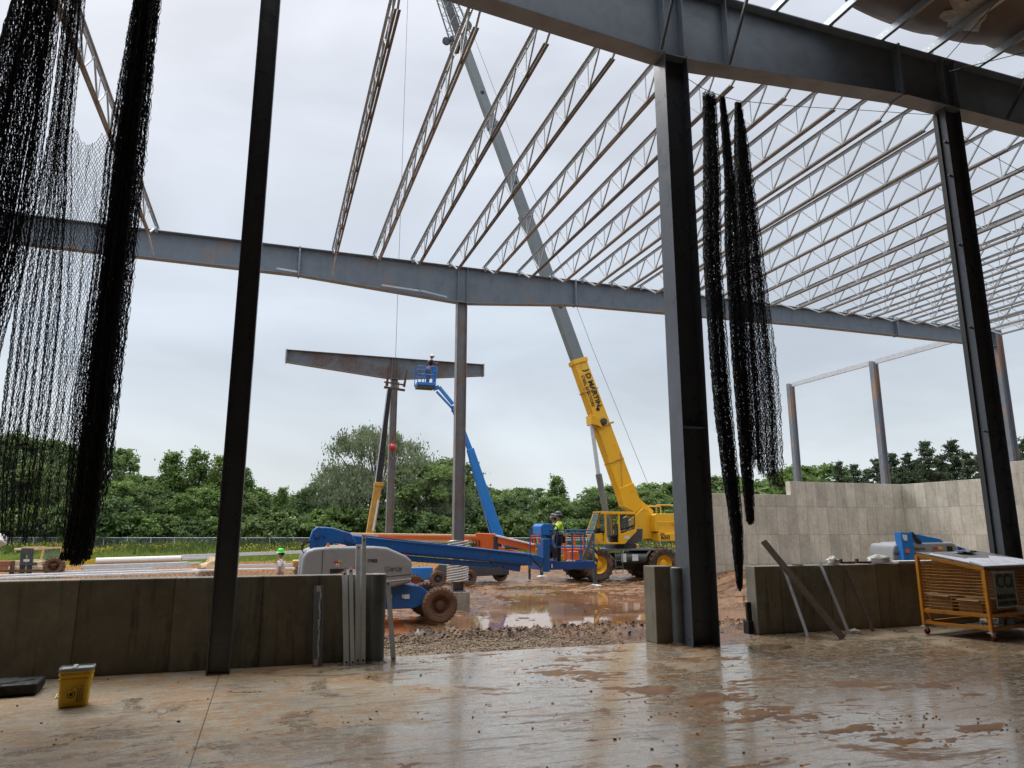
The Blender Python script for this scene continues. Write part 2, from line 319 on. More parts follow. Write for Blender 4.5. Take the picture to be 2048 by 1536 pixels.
def npmesh(name,V,F,mat,parent=None,smooth=False):
    me=bpy.data.meshes.new(name); k=F.shape[1]
    me.vertices.add(len(V)); me.vertices.foreach_set('co',np.ascontiguousarray(V,dtype=np.float32).ravel())
    me.loops.add(F.size); me.loops.foreach_set('vertex_index',F.astype(np.int32).ravel())
    me.polygons.add(len(F)); me.polygons.foreach_set('loop_start',np.arange(0,F.size,k,dtype=np.int32)); me.polygons.foreach_set('loop_total',np.full(len(F),k,dtype=np.int32))
    me.update(calc_edges=True)
    if smooth: me.polygons.foreach_set('use_smooth',[True]*len(F))
    me.materials.append(mat); o=bpy.data.objects.new(name,me); C.objects.link(o)
    if parent is not None: o.parent=parent
    return o
def text(name,s,size,loc,rot,mat,parent=None,ext=.004,sx=1,bold=0,shear=0,align='CENTER'):
    cu=bpy.data.curves.new(name,'FONT'); cu.body=s; cu.size=size; cu.extrude=ext; cu.offset=bold; cu.align_x=align; cu.align_y='CENTER'; cu.shear=shear
    t=bpy.data.objects.new(name,cu); C.objects.link(t)
    dg=bpy.context.evaluated_depsgraph_get(); me=bpy.data.meshes.new_from_object(t.evaluated_get(dg)); me.name=name
    C.objects.unlink(t); bpy.data.objects.remove(t)
    me.materials.clear(); me.materials.append(mat)
    o=bpy.data.objects.new(name,me); C.objects.link(o); o.location=loc; o.rotation_euler=rot if not isinstance(rot,Matrix) else rot.to_euler(); o.scale=(sx,1,1)
    if parent is not None: o.parent=parent
    return o
# ---------------------------------------------------------------- camera, sky, light
sc=bpy.context.scene
cam=bpy.data.cameras.new('camera'); co=bpy.data.objects.new('camera',cam); C.objects.link(co); sc.camera=co
co.location=(0,0,1.6); co.rotation_euler=(R(90)+math.atan(1419/6905),0,-YAW); cam.sensor_width=36; cam.lens=36*1419/2048; cam.clip_end=1500; cam.clip_start=.05
W=bpy.data.worlds.new('World'); sc.world=W; W.use_nodes=True; t=W.node_tree; t.nodes.clear()
def wn(k,**a):
    n=t.nodes.new(k)
    for x,v in a.items(): setattr(n,x,v)
    return n
out=wn('ShaderNodeOutputWorld'); bg=wn('ShaderNodeBackground'); bg.inputs['Strength'].default_value=.1; t.links.new(bg.outputs[0],out.inputs[0])
sky=wn('ShaderNodeTexSky'); sky.sky_type='NISHITA'; sky.sun_disc=False; sky.sun_elevation=R(48); sky.sun_rotation=R(-25); sky.air_density=1; sky.dust_density=3
tc=wn('ShaderNodeTexCoord'); sp=wn('ShaderNodeSeparateXYZ'); t.links.new(tc.outputs['Generated'],sp.inputs[0])
mp=wn('ShaderNodeMapping'); mp.inputs['Scale'].default_value=(1,1,2.6); t.links.new(tc.outputs['Generated'],mp.inputs[0])
nz=wn('ShaderNodeTexNoise'); nz.inputs['Scale'].default_value=2.3; nz.inputs['Detail'].default_value=5; nz.inputs['Roughness'].default_value=.5; nz.inputs['Distortion'].default_value=.5; t.links.new(mp.outputs[0],nz.inputs['Vector'])
el=wn('ShaderNodeValToRGB'); t.links.new(sp.outputs[2],el.inputs[0]); e=el.color_ramp; e.elements[0].position=0; e.elements[0].color=(7.9,8.35,8.5,1)
e.elements[0].color=(.79,.83,.85,1); e.elements[1].position=1; e.elements[1].color=(1,1,1,1)
for p,cc in ((.08,(.70,.76,.80)),(.22,(.58,.65,.735)),(.38,(.61,.67,.755)),(.6,(.69,.73,.81))):
    k=e.elements.new(p); k.color=(*cc,1)
boost=wn('ShaderNodeMapRange'); boost.inputs['From Min'].default_value=.68; boost.inputs['From Max'].default_value=1; boost.inputs['To Min'].default_value=8.3; boost.inputs['To Max'].default_value=38; t.links.new(sp.outputs[2],boost.inputs[0])
cl=wn('ShaderNodeMapRange'); cl.inputs['From Min'].default_value=.35; cl.inputs['From Max'].default_value=.68; cl.inputs['To Min'].default_value=.86; cl.inputs['To Max'].default_value=1.12; t.links.new(nz.outputs[0],cl.inputs[0])
ml=wn('ShaderNodeMath',operation='MULTIPLY'); t.links.new(boost.outputs[0],ml.inputs[0]); t.links.new(cl.outputs[0],ml.inputs[1])
vm=wn('ShaderNodeVectorMath',operation='SCALE'); t.links.new(el.outputs[0],vm.inputs[0]); t.links.new(ml.outputs[0],vm.inputs['Scale'])
mx=wn('ShaderNodeMix',data_type='RGBA'); mx.inputs[0].default_value=.94; t.links.new(sky.outputs[0],mx.inputs[6]); t.links.new(vm.outputs[0],mx.inputs[7]); t.links.new(mx.outputs[2],bg.inputs[0])
sl=bpy.data.lights.new('sun','SUN'); sl.energy=1.3; sl.angle=R(25); sl.color=(1,.965,.92); so=bpy.data.objects.new('sun',sl); C.objects.link(so)
sd=Vector((-math.sin(R(25))*math.cos(R(48)),math.cos(R(25))*math.cos(R(48)),math.sin(R(48)))); so.rotation_euler=sd.to_track_quat('Z','Y').to_euler(); so.location=(0,0,60)
sc.view_settings.view_transform='Standard'; sc.view_settings.look='None'; sc.view_settings.exposure=.42; sc.view_settings.gamma=1
sc.cycles.use_denoising=True; sc.cycles.max_bounces=7; sc.cycles.diffuse_bounces=4; sc.cycles.transparent_max_bounces=6; sc.cycles.sample_clamp_indirect=6
# ---------------------------------------------------------------- ground
def fb(x,y,s,o=4,z=0.): return mn.fractal(Vector((x*s,y*s,z)),1.0,2.0,o)
PUD=[(2.4,25.5,3.9,6.8),(1.6,21,5.0,2.6),(-3.4,20.3,2.6,2.3),(6.3,21.5,2.6,4.2),(1.2,33.5,2.2,1.6),(-1.0,20.4,2.3,1.0)]
def hgt(x,y,detail=True):
    lat=FY*x-FX*y; f=FX*x+FY*y
    z=-.95
    if y<16.5: z+=(1-sstep(y,11.6,16.2))*.82
    if y<15: z+=.06*math.exp(-((y-12.0)/.55)**2)*(1 if x<6.6 else .6)
    if y<11.4:
        z=min(z,-.13+.11*sstep(y,9.9,11.2))
        if x>4.6: z-=.06*sstep(x,4.6,5.4)
    if x<1.2: z+=-.25*(1-sstep(y,11.5,14))
    if x>17: z+=.72*sstep(x,18.3,20.6)*sstep(y,20.5,27.5)*(1-sstep(y,30.5,32.2))
    z+=.62*sstep(f,58,76)
    if f>200: z+=0
    if not detail: return z
    p=0
    for a,b,c,d in PUD:
        r=((lat-a)/c)**2+((f-b)/d)**2
        if r<2.4: p=max(p,1-sstep(math.sqrt(r)+.28*fb(x,y,.45,3,5.),.62,1.12))
    if y>14.5:
        zone=(1-sstep(f,36,42))*(1-sstep(abs(lat-1.5),7.5,10)); z+= -.062*p-.035*zone
        rx,ry=x*.95-y*.32,x*.32+y*.95; a=fb(x,y,.5,3,2.)*.03+mn.fractal(Vector((lat*.8,f*2.4,1.)),1.,2.,4)*.05*(1-.35*p)+fb(x,y,2.6,4)*.06+max(0,fb(x,y,.8,3,9.))*.07*(1-.6*p)
        z+=a if f<60 else a*1.5
        if -5<x<0: z+=0
    elif y>9.7:
        k=math.exp(-((y-12.3)/1.0)**2)
        z+=k*(fb(x,y,2.4,5)*.10+abs(fb(x,y,5.,4,3.))*.13-.03)+fb(x,y,3,4)*.02
    return z
def axis(segs):
    out=[]
    for a,b,s in segs:
        k=max(1,int(round((b-a)/s))); out+=[a+(b-a)*i/k for i in range(k)]
    out.append(segs[-1][1]); return out
xs=axis([(-700,-80,40),(-80,-16,4),(-16,-4,.8),(-4,.8,.25),(.8,9.5,.06),(9.5,22,.13),(22,34,.5),(34,80,4),(80,700,40)])
ys=axis([(-60,-2,20),(-2,9.4,1.2),(9.4,13.6,.06),(13.6,17,.25),(17,31,.11),(31,46,.3),(46,90,2),(90,160,10),(160,900,60)])
V=np.array([(x,y,(hgt(x,y) if y>9.6 else (-.35))) for y in ys for x in xs],dtype=np.float32)
nx=len(xs); idx=np.arange(len(xs)*len(ys)).reshape(len(ys),nx)
F=np.stack([idx[:-1,:-1],idx[:-1,1:],idx[1:,1:],idx[1:,:-1]],-1).reshape(-1,4)
struct(npmesh('ground',V,F,M['mud'],smooth=True))
m=MB(); 
p=[LF(a,b) for a,b in((-9,17.6),(12,17.0),(13,36),(-9,37))]
m.add([(x,y,-1.0) for x,y in p],[(0,1,2,3)]); struct(m.build('water',M['water']))
# slab: one sheet with a real edge
m=MB(); e=[(-20,9.75)]
x=1.62
m=MB(); poly=[(-20,-22),(46,-22),(46,9.78),(7.25,9.78)]
def edge(a,b,y,amp):
    k=int((a-b)/.12); return [(a-(a-b)*i/k,y+amp*mn.noise(Vector((i*.37,y,0)))) for i in range(1,k)]
poly+=edge(7.25,6.75,9.45,.05)+[(6.7,9.1),(6.2,9.02),(6.16,9.5)]+edge(6.1,1.66,9.62,.018)+[(1.62,9.68),(-20,9.68)]
m.prism(poly,-.3,0,'z'); slab=struct(m.build('slab_floor',M['slab']))
# crumbs of mud on the slab, gravel bank at its edge
def lumps(name,pts,mat,label,cat):
    ico=[(0,0,1),(.894,0,.447),(.276,.851,.447),(-.724,.526,.447),(-.724,-.526,.447),(.276,-.851,.447),(.724,.526,-.447),(-.276,.851,-.447),(-.894,0,-.447),(-.276,-.851,-.447),(.724,-.526,-.447),(0,0,-1)]
    fc=[(0,1,2),(0,2,3),(0,3,4),(0,4,5),(0,5,1),(1,6,2),(2,7,3),(3,8,4),(4,9,5),(5,10,1),(6,7,2),(7,8,3),(8,9,4),(9,10,5),(10,6,1),(6,11,7),(7,11,8),(8,11,9),(9,11,10),(10,11,6)]
    B=np.array(ico); n=len(pts); P=np.array(pts); rg=np.random.RandomState(3)
    A=rg.normal(size=(n,3,3)); Q,_=np.linalg.qr(A); S=P[:,3,None]*rg.uniform(.55,1.25,size=(n,3))
    Vv=np.einsum('kj,njl->nkl',B,Q*S[:,:,None])*rg.uniform(.8,1.15,size=(n,12,1))
    flat=P[:,4][:,None]; Vv[:,:,2]*=flat; Vv=Vv+P[:,None,:3]
    Fv=(np.array(fc)[None]+12*np.arange(n)[:,None,None]).reshape(-1,3)
    o=npmesh(name,Vv.reshape(-1,3),Fv,mat); tag(o,label,cat); o['kind']='stuff'; return o
pts=[]
for i in range(17000):
    x=rnd.uniform(1.5,5.6); y=rnd.uniform(9.66,11.9); 
    if x>4.4+ (12-y)*.25 and rnd.random()<.75: continue
    if y>11.3 and rnd.random()<.5: continue
    if 5.3<x<5.8 and y<10.0: continue
    pts.append((x,y,hgt(x,y)+.008,rnd.uniform(.009,.021),.8))
lumps('gravel',pts,M['gravel'],'brown gravel banked against the slab edge in the opening','gravel')
pts=[]
for i in range(330):
    a=rnd.random(); x=rnd.uniform(-3,12); y=rnd.uniform(3.2,9.4); s=rnd.choice([.006,.007,.008,.01,.012,.015])
    if x>5.2 and y>8.6: continue
    pts.append((x,y,s*.4,s,.6))
for cx,cy,n,sp in((4.35,6.3,26,.22),(4.2,9.2,40,.3),(3.1,7.6,22,.25),(2.2,9.3,24,.2),(5.4,5.1,26,.22),(6.0,4.6,24,.2),(.6,6.6,10,.2),(-1.5,6.7,8,.15),(5.2,7.8,22,.35),(3.6,5.9,20,.3)):
    for i in range(n):
        s=rnd.uniform(.005,.014); pts.append((cx+rnd.gauss(0,sp*1.4),cy+rnd.gauss(0,sp*.45),s*.3,s,.5))
lumps('mud_crumbs',pts,M['smear'],'dark crumbs of mud scattered over the wet slab','mud')
pts=[]
for i in range(3600):
    x=rnd.uniform(1.7,9.2); y=rnd.gauss(12.2,.36)
    if y<11.0: continue
    pts.append((x,y,hgt(x,y)+.01,rnd.uniform(.01,.035)*(1 if rnd.random()<.2 else .5),.8))
for i in range(1300):
    lat=rnd.uniform(-7,10); f=rnd.uniform(18.5,36); x,y=LF(lat,f)
    z=hgt(x,y)
    if z<-1.0: continue
    pts.append((x,y,z+.005,rnd.uniform(.02,.07)*(1 if rnd.random()<.15 else .4),.5))
lumps('mud_clods',pts,M['clod'],'churned clods of wet mud across the yard and the bank','mud')
# mud trodden over the slab: a thin crust with real edges
sx=np.arange(-3.2,12.6,.028); sy=np.arange(3.0,9.55,.028); G_=np.full((len(sy),len(sx)),-.004)
SM=[(3.35,8.0,.5,.5,.55),(3.8,6.7,.55,.6,.5),(4.3,5.6,.5,.5,.5),(4.8,4.8,.5,.35,.5),(6.6,6.1,.7,.2,.4),(8.9,5.2,.8,.2,.45),(4.0,8.7,.8,.3,.3),(5.2,7.0,.9,.3,.28),(7.6,7.9,1.4,.3,.25),(9.4,6.6,1.2,.4,.25),(8.2,5.0,1.0,.3,.35),(2.0,6.2,.7,.25,.22),(-.2,6.4,.8,.2,.12),(10.2,8.2,1.0,.2,.25),(3.3,4.6,.8,.2,.3),(3.2,8.35,.55,.22,.5),(3.55,7.6,.30,.28,.75),(3.75,6.9,.38,.25,.8),(4.15,6.35,.45,.24,.85),(4.35,9.1,.5,.10,.6),(5.0,8.3,.6,.16,.6),(5.6,8.1,.55,.14,.55),(3.9,5.6,.30,.14,.7),(4.6,5.0,.35,.16,.7),(4.6,7.1,.45,.13,.45),(6.7,5.6,.35,.12,.7),(7.4,5.2,.3,.1,.6),(8.6,5.9,.5,.14,.4),(5.7,4.75,.4,.12,.75),(9.5,7.4,.6,.12,.35),(7.2,7.3,.5,.1,.35),(1.6,9.15,.45,.12,.5),(2.6,9.4,.7,.1,.55),(.6,7.7,.35,.07,.2),(-1.6,7.2,.3,.08,.2),(6.0,6.4,.35,.2,.5),(7.9,6.5,.5,.12,.4),(5.2,5.9,.4,.12,.35)]
for j,y in enumerate(sy):
    for i,x in enumerate(sx):
        g=max(a*math.exp(-((x-cx)/rx)**2-((y-cy)/ry)**2) for cx,cy,rx,ry,a in SM)
        b=mn.fractal(Vector((x*.9,y*2.0,3.3)),1.,2.,3)*.28
        q=g+b
        if q<.12: continue
        q+=mn.fractal(Vector((x*3.2,y*8.0,1.)),1.,2.,4)*.45+mn.fractal(Vector((x*11,y*17,5.)),.8,2.,3)*.30-.42-.10*sstep(1.2-x,0,2)
        if q>-.1: G_[j,i]=min(.010,q*.03)+.003*mn.noise(Vector((x*16,y*22,2)))
idx=np.arange(G_.size).reshape(G_.shape); XX,YY=np.meshgrid(sx,sy); V=np.stack([XX,YY,G_],-1).reshape(-1,3)
F=np.stack([idx[:-1,:-1],idx[:-1,1:],idx[1:,1:],idx[1:,:-1]],-1).reshape(-1,4); F=F[(V[F][:,:,2]>0).any(1)]
u_,inv=np.unique(F,return_inverse=True); o=npmesh('mud_smears',V[u_],inv.reshape(F.shape),M['smear'],smooth=True); tag(o,'orange-brown mud smeared in patches over the wet slab','mud'); o['kind']='stuff'
# ---------------------------------------------------------------- building shell round the viewer (seen only as shade and reflections)
m=MB(); m.box((13,-22.1,5.3),(66,.15,11.4)); struct(m.build('wall_rear',M['siding']))
m=MB(); m.box((-20.1,-6.4,5.3),(.15,31.3,11.4)); struct(m.build('wall_end',M['siding']))
m=MB(); m.box((46.1,-6.4,5.3),(.15,31.3,11.4)); struct(m.build('wall_far_end',M['siding']))
# roof blanket with a slack front edge
gx=axis([(-20,6,2),(6,16,.25),(16,46,2)]); gy=axis([(-22,4,2),(4,9,.1)])
V=[]
for y in gy:
    for x in gx:
        e=interp([(-20,8.6),(9.3,8.79),(10.5,9.0),(11.5,8.96),(12.9,8.9),(14,8.83),(46,8.8)],x)+.025*math.sin(x*2.3)
        e-= .8*(1-sstep(x,8.2,9.6))
        yy=y+(e-9)*sstep(y,5,9)
        sag=-.055*abs(math.sin(math.pi*(x-8.12)/1.22))**.7*sstep(y,2,8.6)
        V.append((x,yy,11.02+sag+(.10*sstep(y,8.55,9))))
nx=len(gx); idx=np.arange(len(V)).reshape(len(gy),nx)
F=np.stack([idx[:-1,:-1],idx[:-1,1:],idx[1:,1:],idx[1:,:-1]],-1).reshape(-1,4)
o=npmesh('roof_blanket',np.array(V),F,M['insul'],smooth=True); md=o.modifiers.new('thickness','SOLIDIFY'); md.thickness=.06; md.offset=1
tag(o,'brown faced roof blanket laid over the purlins at upper right','roof blanket')
m=MB(); rg=random.Random(5); n=26; vs=[(11.63,8.15,10.985)]
for i in range(n):
    a=i*2*math.pi/n; r=(.30+.16*rg.random()+(.22 if i in(2,3,14,15,19) else 0)); vs.append((11.63+r*math.cos(a)*1.15,8.15+r*math.sin(a),10.955-.03*rg.random()))
m.add(vs,[(0,i+1,(i+1)%n+1) for i in range(n)]); o=m.build('torn_facing',M['plastic'],smooth=True); tag(o,'ragged white torn patch hanging under the brown roof blanket','torn sheet')
o.modifiers.new('t','SOLIDIFY').thickness=.004
# ---------------------------------------------------------------- parapets and concrete walls
def wallbox(name,x0,x1,y0,y1,z0,z1,mat,label,cat='wall',bev=.012):
    m=MB(); m.box(((x0+x1)/2,(y0+y1)/2,(z0+z1)/2),(x1-x0,y1-y0,z1-z0)); o=m.build(name,mat,bev=bev); return tag(o,label,cat)
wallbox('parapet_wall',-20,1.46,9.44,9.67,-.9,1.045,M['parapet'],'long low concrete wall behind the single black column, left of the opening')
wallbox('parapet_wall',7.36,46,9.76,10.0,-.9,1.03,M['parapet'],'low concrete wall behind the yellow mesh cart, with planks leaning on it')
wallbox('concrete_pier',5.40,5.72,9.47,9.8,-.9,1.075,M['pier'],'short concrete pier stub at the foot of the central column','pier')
wallbox('retaining_wall',19.4,24.5,29.25,29.6,-1.2,3.30,M['backwall'],'lower stepped stretch of pale concrete back wall beside the central column')
m=MB(); m.prism([(24.5,29.25),(31.7,29.25),(31.7,23.62),(32.05,23.62),(32.05,29.6),(24.5,29.6)],-1.2,3.96,'z')
m2=[m]; o=m.build('retaining_wall',[M['backwall']],bev=.01); tag(o,'tall pale concrete back wall with the corner, behind the grey lift hood','wall')
# side face keeps its own panel direction
o.data.materials.append(M['sidewall'])
for p in o.data.polygons:
    if abs(p.normal.x)>.7: p.material_index=1
wallbox('retaining_wall',31.7,32.05,10.2,23.6,-1.2,4.62,M['sidewall'],'highest concrete wall section, cut by the right edge of the photo')
# ---------------------------------------------------------------- columns
def hcol(name,x,y,z0,z1,dx,wy,mat,label,group,z1b=None,plate=None,fl=.016,top=None,taper=0):
    t=thing(name,label,'column',(x,y,z0),group=group); h=z1-z0
    m=MB(); m.box((0,0,h/2),(dx-2*fl,.012,h)); m.build('web',mat,t)
    for s in(-1,1):
        m=MB()
        if taper: m.prism([(s*(dx/2-taper),0),(s*(dx/2),h),(s*(dx/2-fl),h),(s*(dx/2-fl-taper),0)],-wy/2,wy/2)
        else: m.box((s*(dx/2-fl/2),0,h/2),(fl,wy,h))
        m.build('flange',mat,t,bev=.003)
    if plate is not None:
        m=MB(); m.box((0,0,.0125),(dx+.14,wy+.12,.025))
        for i in(-1,1):
            for j in(-1,1): m.cyl((i*(dx/2+.035),j*(wy/2+.02),.05),.014,.06,'z',6)
        m.build('base_plate',mat,t)
    return t
NR='columns along the near frame'
cA=hcol('steel_column',-.42,9.2,0,10,.25,.24,M['steel_col'],'single black steel column standing alone left of the opening',NR)
cB=hcol('steel_column',5.93,9.2,0,9.36,.44,.36,M['steel_col'],'wide central steel column carrying the deep rafter, beside the pier stub',NR)
for s in(-1,1):
    m=MB(); m.box((s*.0,-.08*s,3.1),(.40,.15,.012)); m.build('stiffener',M['steel'],cB)
cC=hcol('steel_column',12.17,9.2,0,9.74,.42,.22,M['steel_col'],'dark steel column with small clips behind the yellow mesh cart',NR,plate=1)
m=MB()
for z in (8.9,8.2,6.8,5.2,3.3): m.box((-.27,-.1,z),(.1,.05,.012),Matrix.Rotation(.3,3,'Y'))
m.build('clip',M['grey_dark'],cC)
m=MB(); m.box((-.225,.085,4.8),(.045,.09,9.6)); m.build('jamb_channel',M['grey_dark'],cC)
cD=hcol('steel_column',6.08,23.6,-.39,9.6,.36,.30,M['steel_brown'],'weathered column with a corrugated collar low down, middle of the yard','columns of the far frames',plate=1)
m=MB(); n=160; vs=[]; fs=[]; rows=150
for j in range(rows+1):
    for k in range(n):
        a=k*2*math.pi/n; z=.33+1.32*j/rows; r=.35+.015*math.sin(2*math.pi*(z/.082)-a*4)
        vs.append((r*math.cos(a),r*math.sin(a),z))
for j in range(rows):
    for k in range(n): fs.append((j*n+k,j*n+(k+1)%n,(j+1)*n+(k+1)%n,(j+1)*n+k))
m.add(vs,fs); n_=NT('corrugated_collar'); s=n_.noise(1.5,5,.7,n_.mapping((2,2,1.4))); n_.col(n_.mix(n_.ramp(s,.5,.68),(.55,.54,.5),(.45,.26,.11))); n_.rough(.5); n_.b.inputs['Metallic'].default_value=.3
o=m.build('corrugated_collar',n_.m,cD,smooth=True)
o.modifiers.new('t','SOLIDIFY').thickness=.004
m=MB(); m.box((6.1,23.6,-.95),(.66,.66,1.12)); o=m.build('concrete_pedestal',M['pedestal'],bev=.02); tag(o,'square concrete pedestal under the collared column','pedestal')
cF=hcol('steel_column',6.06,37.95,-.7,9.7,.36,.30,M['steel_brown'],'rust streaked column under the free-standing rafter piece, behind the hook ball','columns of the far frames',plate=1)
cE=hcol('steel_column',32.4,23.6,3.0,11.0,.42,.3,M['steel_orange'],'far right column at the end of the yard rafter, above the wall','columns on the side wall',taper=0)
hcol('steel_column',32.3,30.85,3.0,11.05,.38,.3,M['steel_orange'],'slim column with an orange rust streak, middle of the side row','columns on the side wall')
hcol('steel_column',32.3,37.8,3.0,11.1,.42,.3,M['steel_orange'],'column with a rusty orange head at the far end of the strut','columns on the side wall')
for a,b,l in((37.6,31.05,'grey eave strut between the rusty headed column and the slim one'),(30.65,23.8,'grey eave strut from the slim column to the yard rafter end')):
    m=MB(); m.bar((32.25,a,11.0),(32.25,b,11.0),.012,.26); m.bar((32.3,a,11.13),(32.3,b,11.13),.1,.01); m.bar((32.3,a,10.87),(32.3,b,10.87),.1,.01)
    tag(m.build('eave_strut',M['galv_matte']),l,'strut','eave struts')
m=MB(); m.bar((32.25,23.4,11.0),(32.25,9.5,11.0),.012,.26); m.bar((32.3,23.4,11.13),(32.3,9.5,11.13),.1,.01); tag(m.build('eave_strut',M['galv_matte']),'grey eave strut running right from the far corner column, out of the photo','strut','eave struts')
# ---------------------------------------------------------------- rafters
def rafter(name,y,top,bot,fw,mat,label,stiff,splice=(),braces=(),webm=None,ends=True):
    t=thing(name,label,'rafter',(top[0][0],y,bot[0][1]),group='tapered steel rafters')
    m=MB(); m.prism([(x,z) for x,z in top]+[(x,z) for x,z in bot[::-1]],y-.006,y+.006); m.build('web',webm or mat,t,world=True)
    ft=.02
    for nm,P,s in(('top_flange',top,1),('bottom_flange',bot,-1)):
        m=MB(); q=[(x,z) for x,z in P]+[(x,z+s*ft) for x,z in P[::-1]]; m.prism(q,y-fw/2,y+fw/2); m.build(nm,mat,t,world=True)
    for x in stiff:
        for s in(-1,1):
            m=MB(); zb,zt=interp(bot,x),interp(top,x); m.box((x,y+s*(fw/4-.001),(zb+zt)/2),(.012,fw/2-.015,zt-zb)); m.build('stiffener',mat,t,world=True)
    for x in splice:
        m=MB(); zb,zt=interp(bot,x),interp(top,x)
        m.box((x,y,(zb+zt)/2),(.05,fw+.02,zt-zb+.10))
        for k in range(6):
            z=zb+(zt-zb)*(k+.5)/6
            for s in(-1,1): m.cyl((x,y+s*fw*.32,z),.018,.11,'x',6)
        m.build('splice_plate',mat,t,world=True)
    return t
r1=rafter('steel_rafter',9.2,[(-12,10.72),(46,10.72)],[(-12,9.8),(.5,9.8),(2.4,9.6),(5.6,9.34),(6.3,9.34),(10.9,9.70),(14.3,9.67),(46,9.67)],.34,M['steel'],'deep dark rafter crossing the top right, seated on the central column',[5.75,6.11,7.0,12.0,12.34],[10.9])
m=MB(); m.cyl((14.3,9.04,9.72),.02,.06,'y',8); 
r2=rafter('steel_rafter',23.6,[(-14,10.86),(32.2,10.86)],[(-14,10.02),(-4,9.97),(.5,9.93),(5.8,9.56),(6.4,9.56),(10.5,9.93),(15.8,10.03),(20.9,10.13),(32.2,10.15)],.30,M['steel'],'long grey rafter with rust blooms spanning the yard on the collared column',[5.92,6.26,16.9],[.45,10.5,26.2],webm=M['steel_rust'])
r3=rafter('steel_rafter',37.95,[(.35,10.82),(11.15,10.82)],[(.35,10.18),(5.85,9.66),(6.3,9.66),(11.15,10.20)],.30,M['steel_brown'],'separate T-shaped rafter piece standing alone on the rust streaked column',[5.9,6.22],[.38,11.1],webm=rusty('web_rust_patches',(.13,.15,.17),(.12,.07,.05),.42,.6,1.0))
for a,b in(((3.55,23.5,9.72),(5.3,23.5,9.63)),):
    m=MB(); m.bar((3.2,23.42,9.84),(4.55,23.42,9.78),.03,.06); m.bar((4.5,23.42,9.80),(5.5,23.42,9.66),.03,.05); m.build('white_angle',M['galv'],r2,world=True)
m=MB(); m.bar((.4,23.43,9.99),(-.25,23.43,10.03),.03,.06); m.build('white_angle',M['galv'],r2,world=True)
# ---------------------------------------------------------------- joists
def joist_proto():
    t=thing('roof_joist','x','joist',(0,9.25,10.74))
    L=14.45
    m=MB()
    for s in(-1,1): m.box((s*.014,L/2,.24),(.008,L,.07)); m.box((s*.037,L/2,.272),(.048,L,.008))
    m.box((0,.12,.16),(.09,.24,.16)); m.box((0,L-.12,.16),(.09,.24,.16)); m.build('top_chord',M['joist_grey'],t)
    m=MB()
    for s in(-1,1): m.box((s*.014,7.25,-.42),(.008,11.75,.065)); m.box((s*.035,7.25,-.452),(.044,11.75,.008))
    m.build('bottom_chord',M['joist_brown'],t)
    m=MB(); y0=1.85; p=1.22; zt,zb=.235,-.42
    nodes=[y0+p*k for k in range(10)]
    for a in nodes:
        b=a+p/2
        if b<13.2: m.bar((0,a,zt),(0,b,zb),.034,.034)
        if a-p/2>1.3: m.bar((0,a-p/2,zb),(0,a,zt),.030,.030)
    for k in range(9):
        b=y0+p*k+p/2; m.bar((0,b,zb),(0,b,zt),.018,.018)
    m.bar((0,.25,.2),(0,1.4,zb),.042,.042); m.bar((0,L-.3,.2),(0,13.1,zb),.042,.042)
    m.build('web',M['web_grey'],t); return t
J=joist_proto(); jx=[-3.92,1.54,2.93,4.26,5.60,6.92,8.24,9.53,10.78,12.03]+[13.28+1.27*k for k in range(15)]
bm=[None,M['joist_dark'],None,M['joist_dark'],M['joist_dark'],None,M['joist_dark']]
for i,x in enumerate(jx):
    o=J if i==0 else copytree(J)
    o.location=(x,9.25,10.74)
    o['label']= 'lone roof joist at upper left, seen between the black nets' if i==0 else ('leftmost joist of the main row, beside the open gap' if i==1 else f'{ORD[i-1]} joist from the left in the main row of roof joists')
    o['group']='open web roof joists'
    if i<len(bm) and bm[i]:
        ch=[c for c in o.children if c.name.startswith('bottom_chord')][0]; ch.data=ch.data.copy(); ch.data.materials[0]=bm[i]
# flange braces on the far rafter
for x in(-3.92,1.54):
    m=MB(); m.bar((x,22.2,10.3),(x,23.42,10.02 if x<0 else 9.98),.04,.04); tag(m.build('flange_brace',M['galv_matte']),'angle brace from the lone joist down to the yard rafter' if x<0 else 'angle brace from the leftmost main joist down to the yard rafter','brace','flange braces')
# bridging rods
# ---------------------------------------------------------------- purlins over the near bay
m=MB(); L=31.0
def zsec(m,L): m.box((0,-L/2,.10),(.004,L,.2)); m.box((-.035,-L/2,.002),(.07,L,.004)); m.box((.035,-L/2,.198),(.07,L,.004)); m.box((.067,-L/2,.188),(.004,L,.02))
PG='galvanised purlins over the near rafter'
names=['purlin whose end shows just right of the central column head','purlin second right of the central column head']
px=[-.4,.9,2.1,3.3,4.5,5.7,6.9,8.12,9.31,10.55,11.72,13.05,14.27,15.5,16.7]
n0=NT('punched_galvanised'); X=n0.sep(); dn=n0.n('ShaderNodeTexVoronoi'); 
fx=n0.math('SUBTRACT',n0.math('FRACT',n0.math('MULTIPLY',X[1],9.0)),.5); fz=n0.math('SUBTRACT',n0.math('FRACT',n0.math('MULTIPLY',X[2],11.0)),.5)
d=n0.math('ADD',n0.math('MULTIPLY',fx,fx),n0.math('MULTIPLY',fz,fz)); hole=n0.math('MULTIPLY',n0.math('LESS_THAN',d,.018),n0.math('GREATER_THAN',X[1],-1.1))
g=n0.noise(5,4,.6); n0.col(n0.mix(hole,n0.mix(g,(.42,.46,.49),(.56,.6,.63)),(.8,.82,.85))); n0.rough(.4); n0.b.inputs['Metallic'].default_value=.6
pr=None; vis=[x for x in px if 5<x<16]
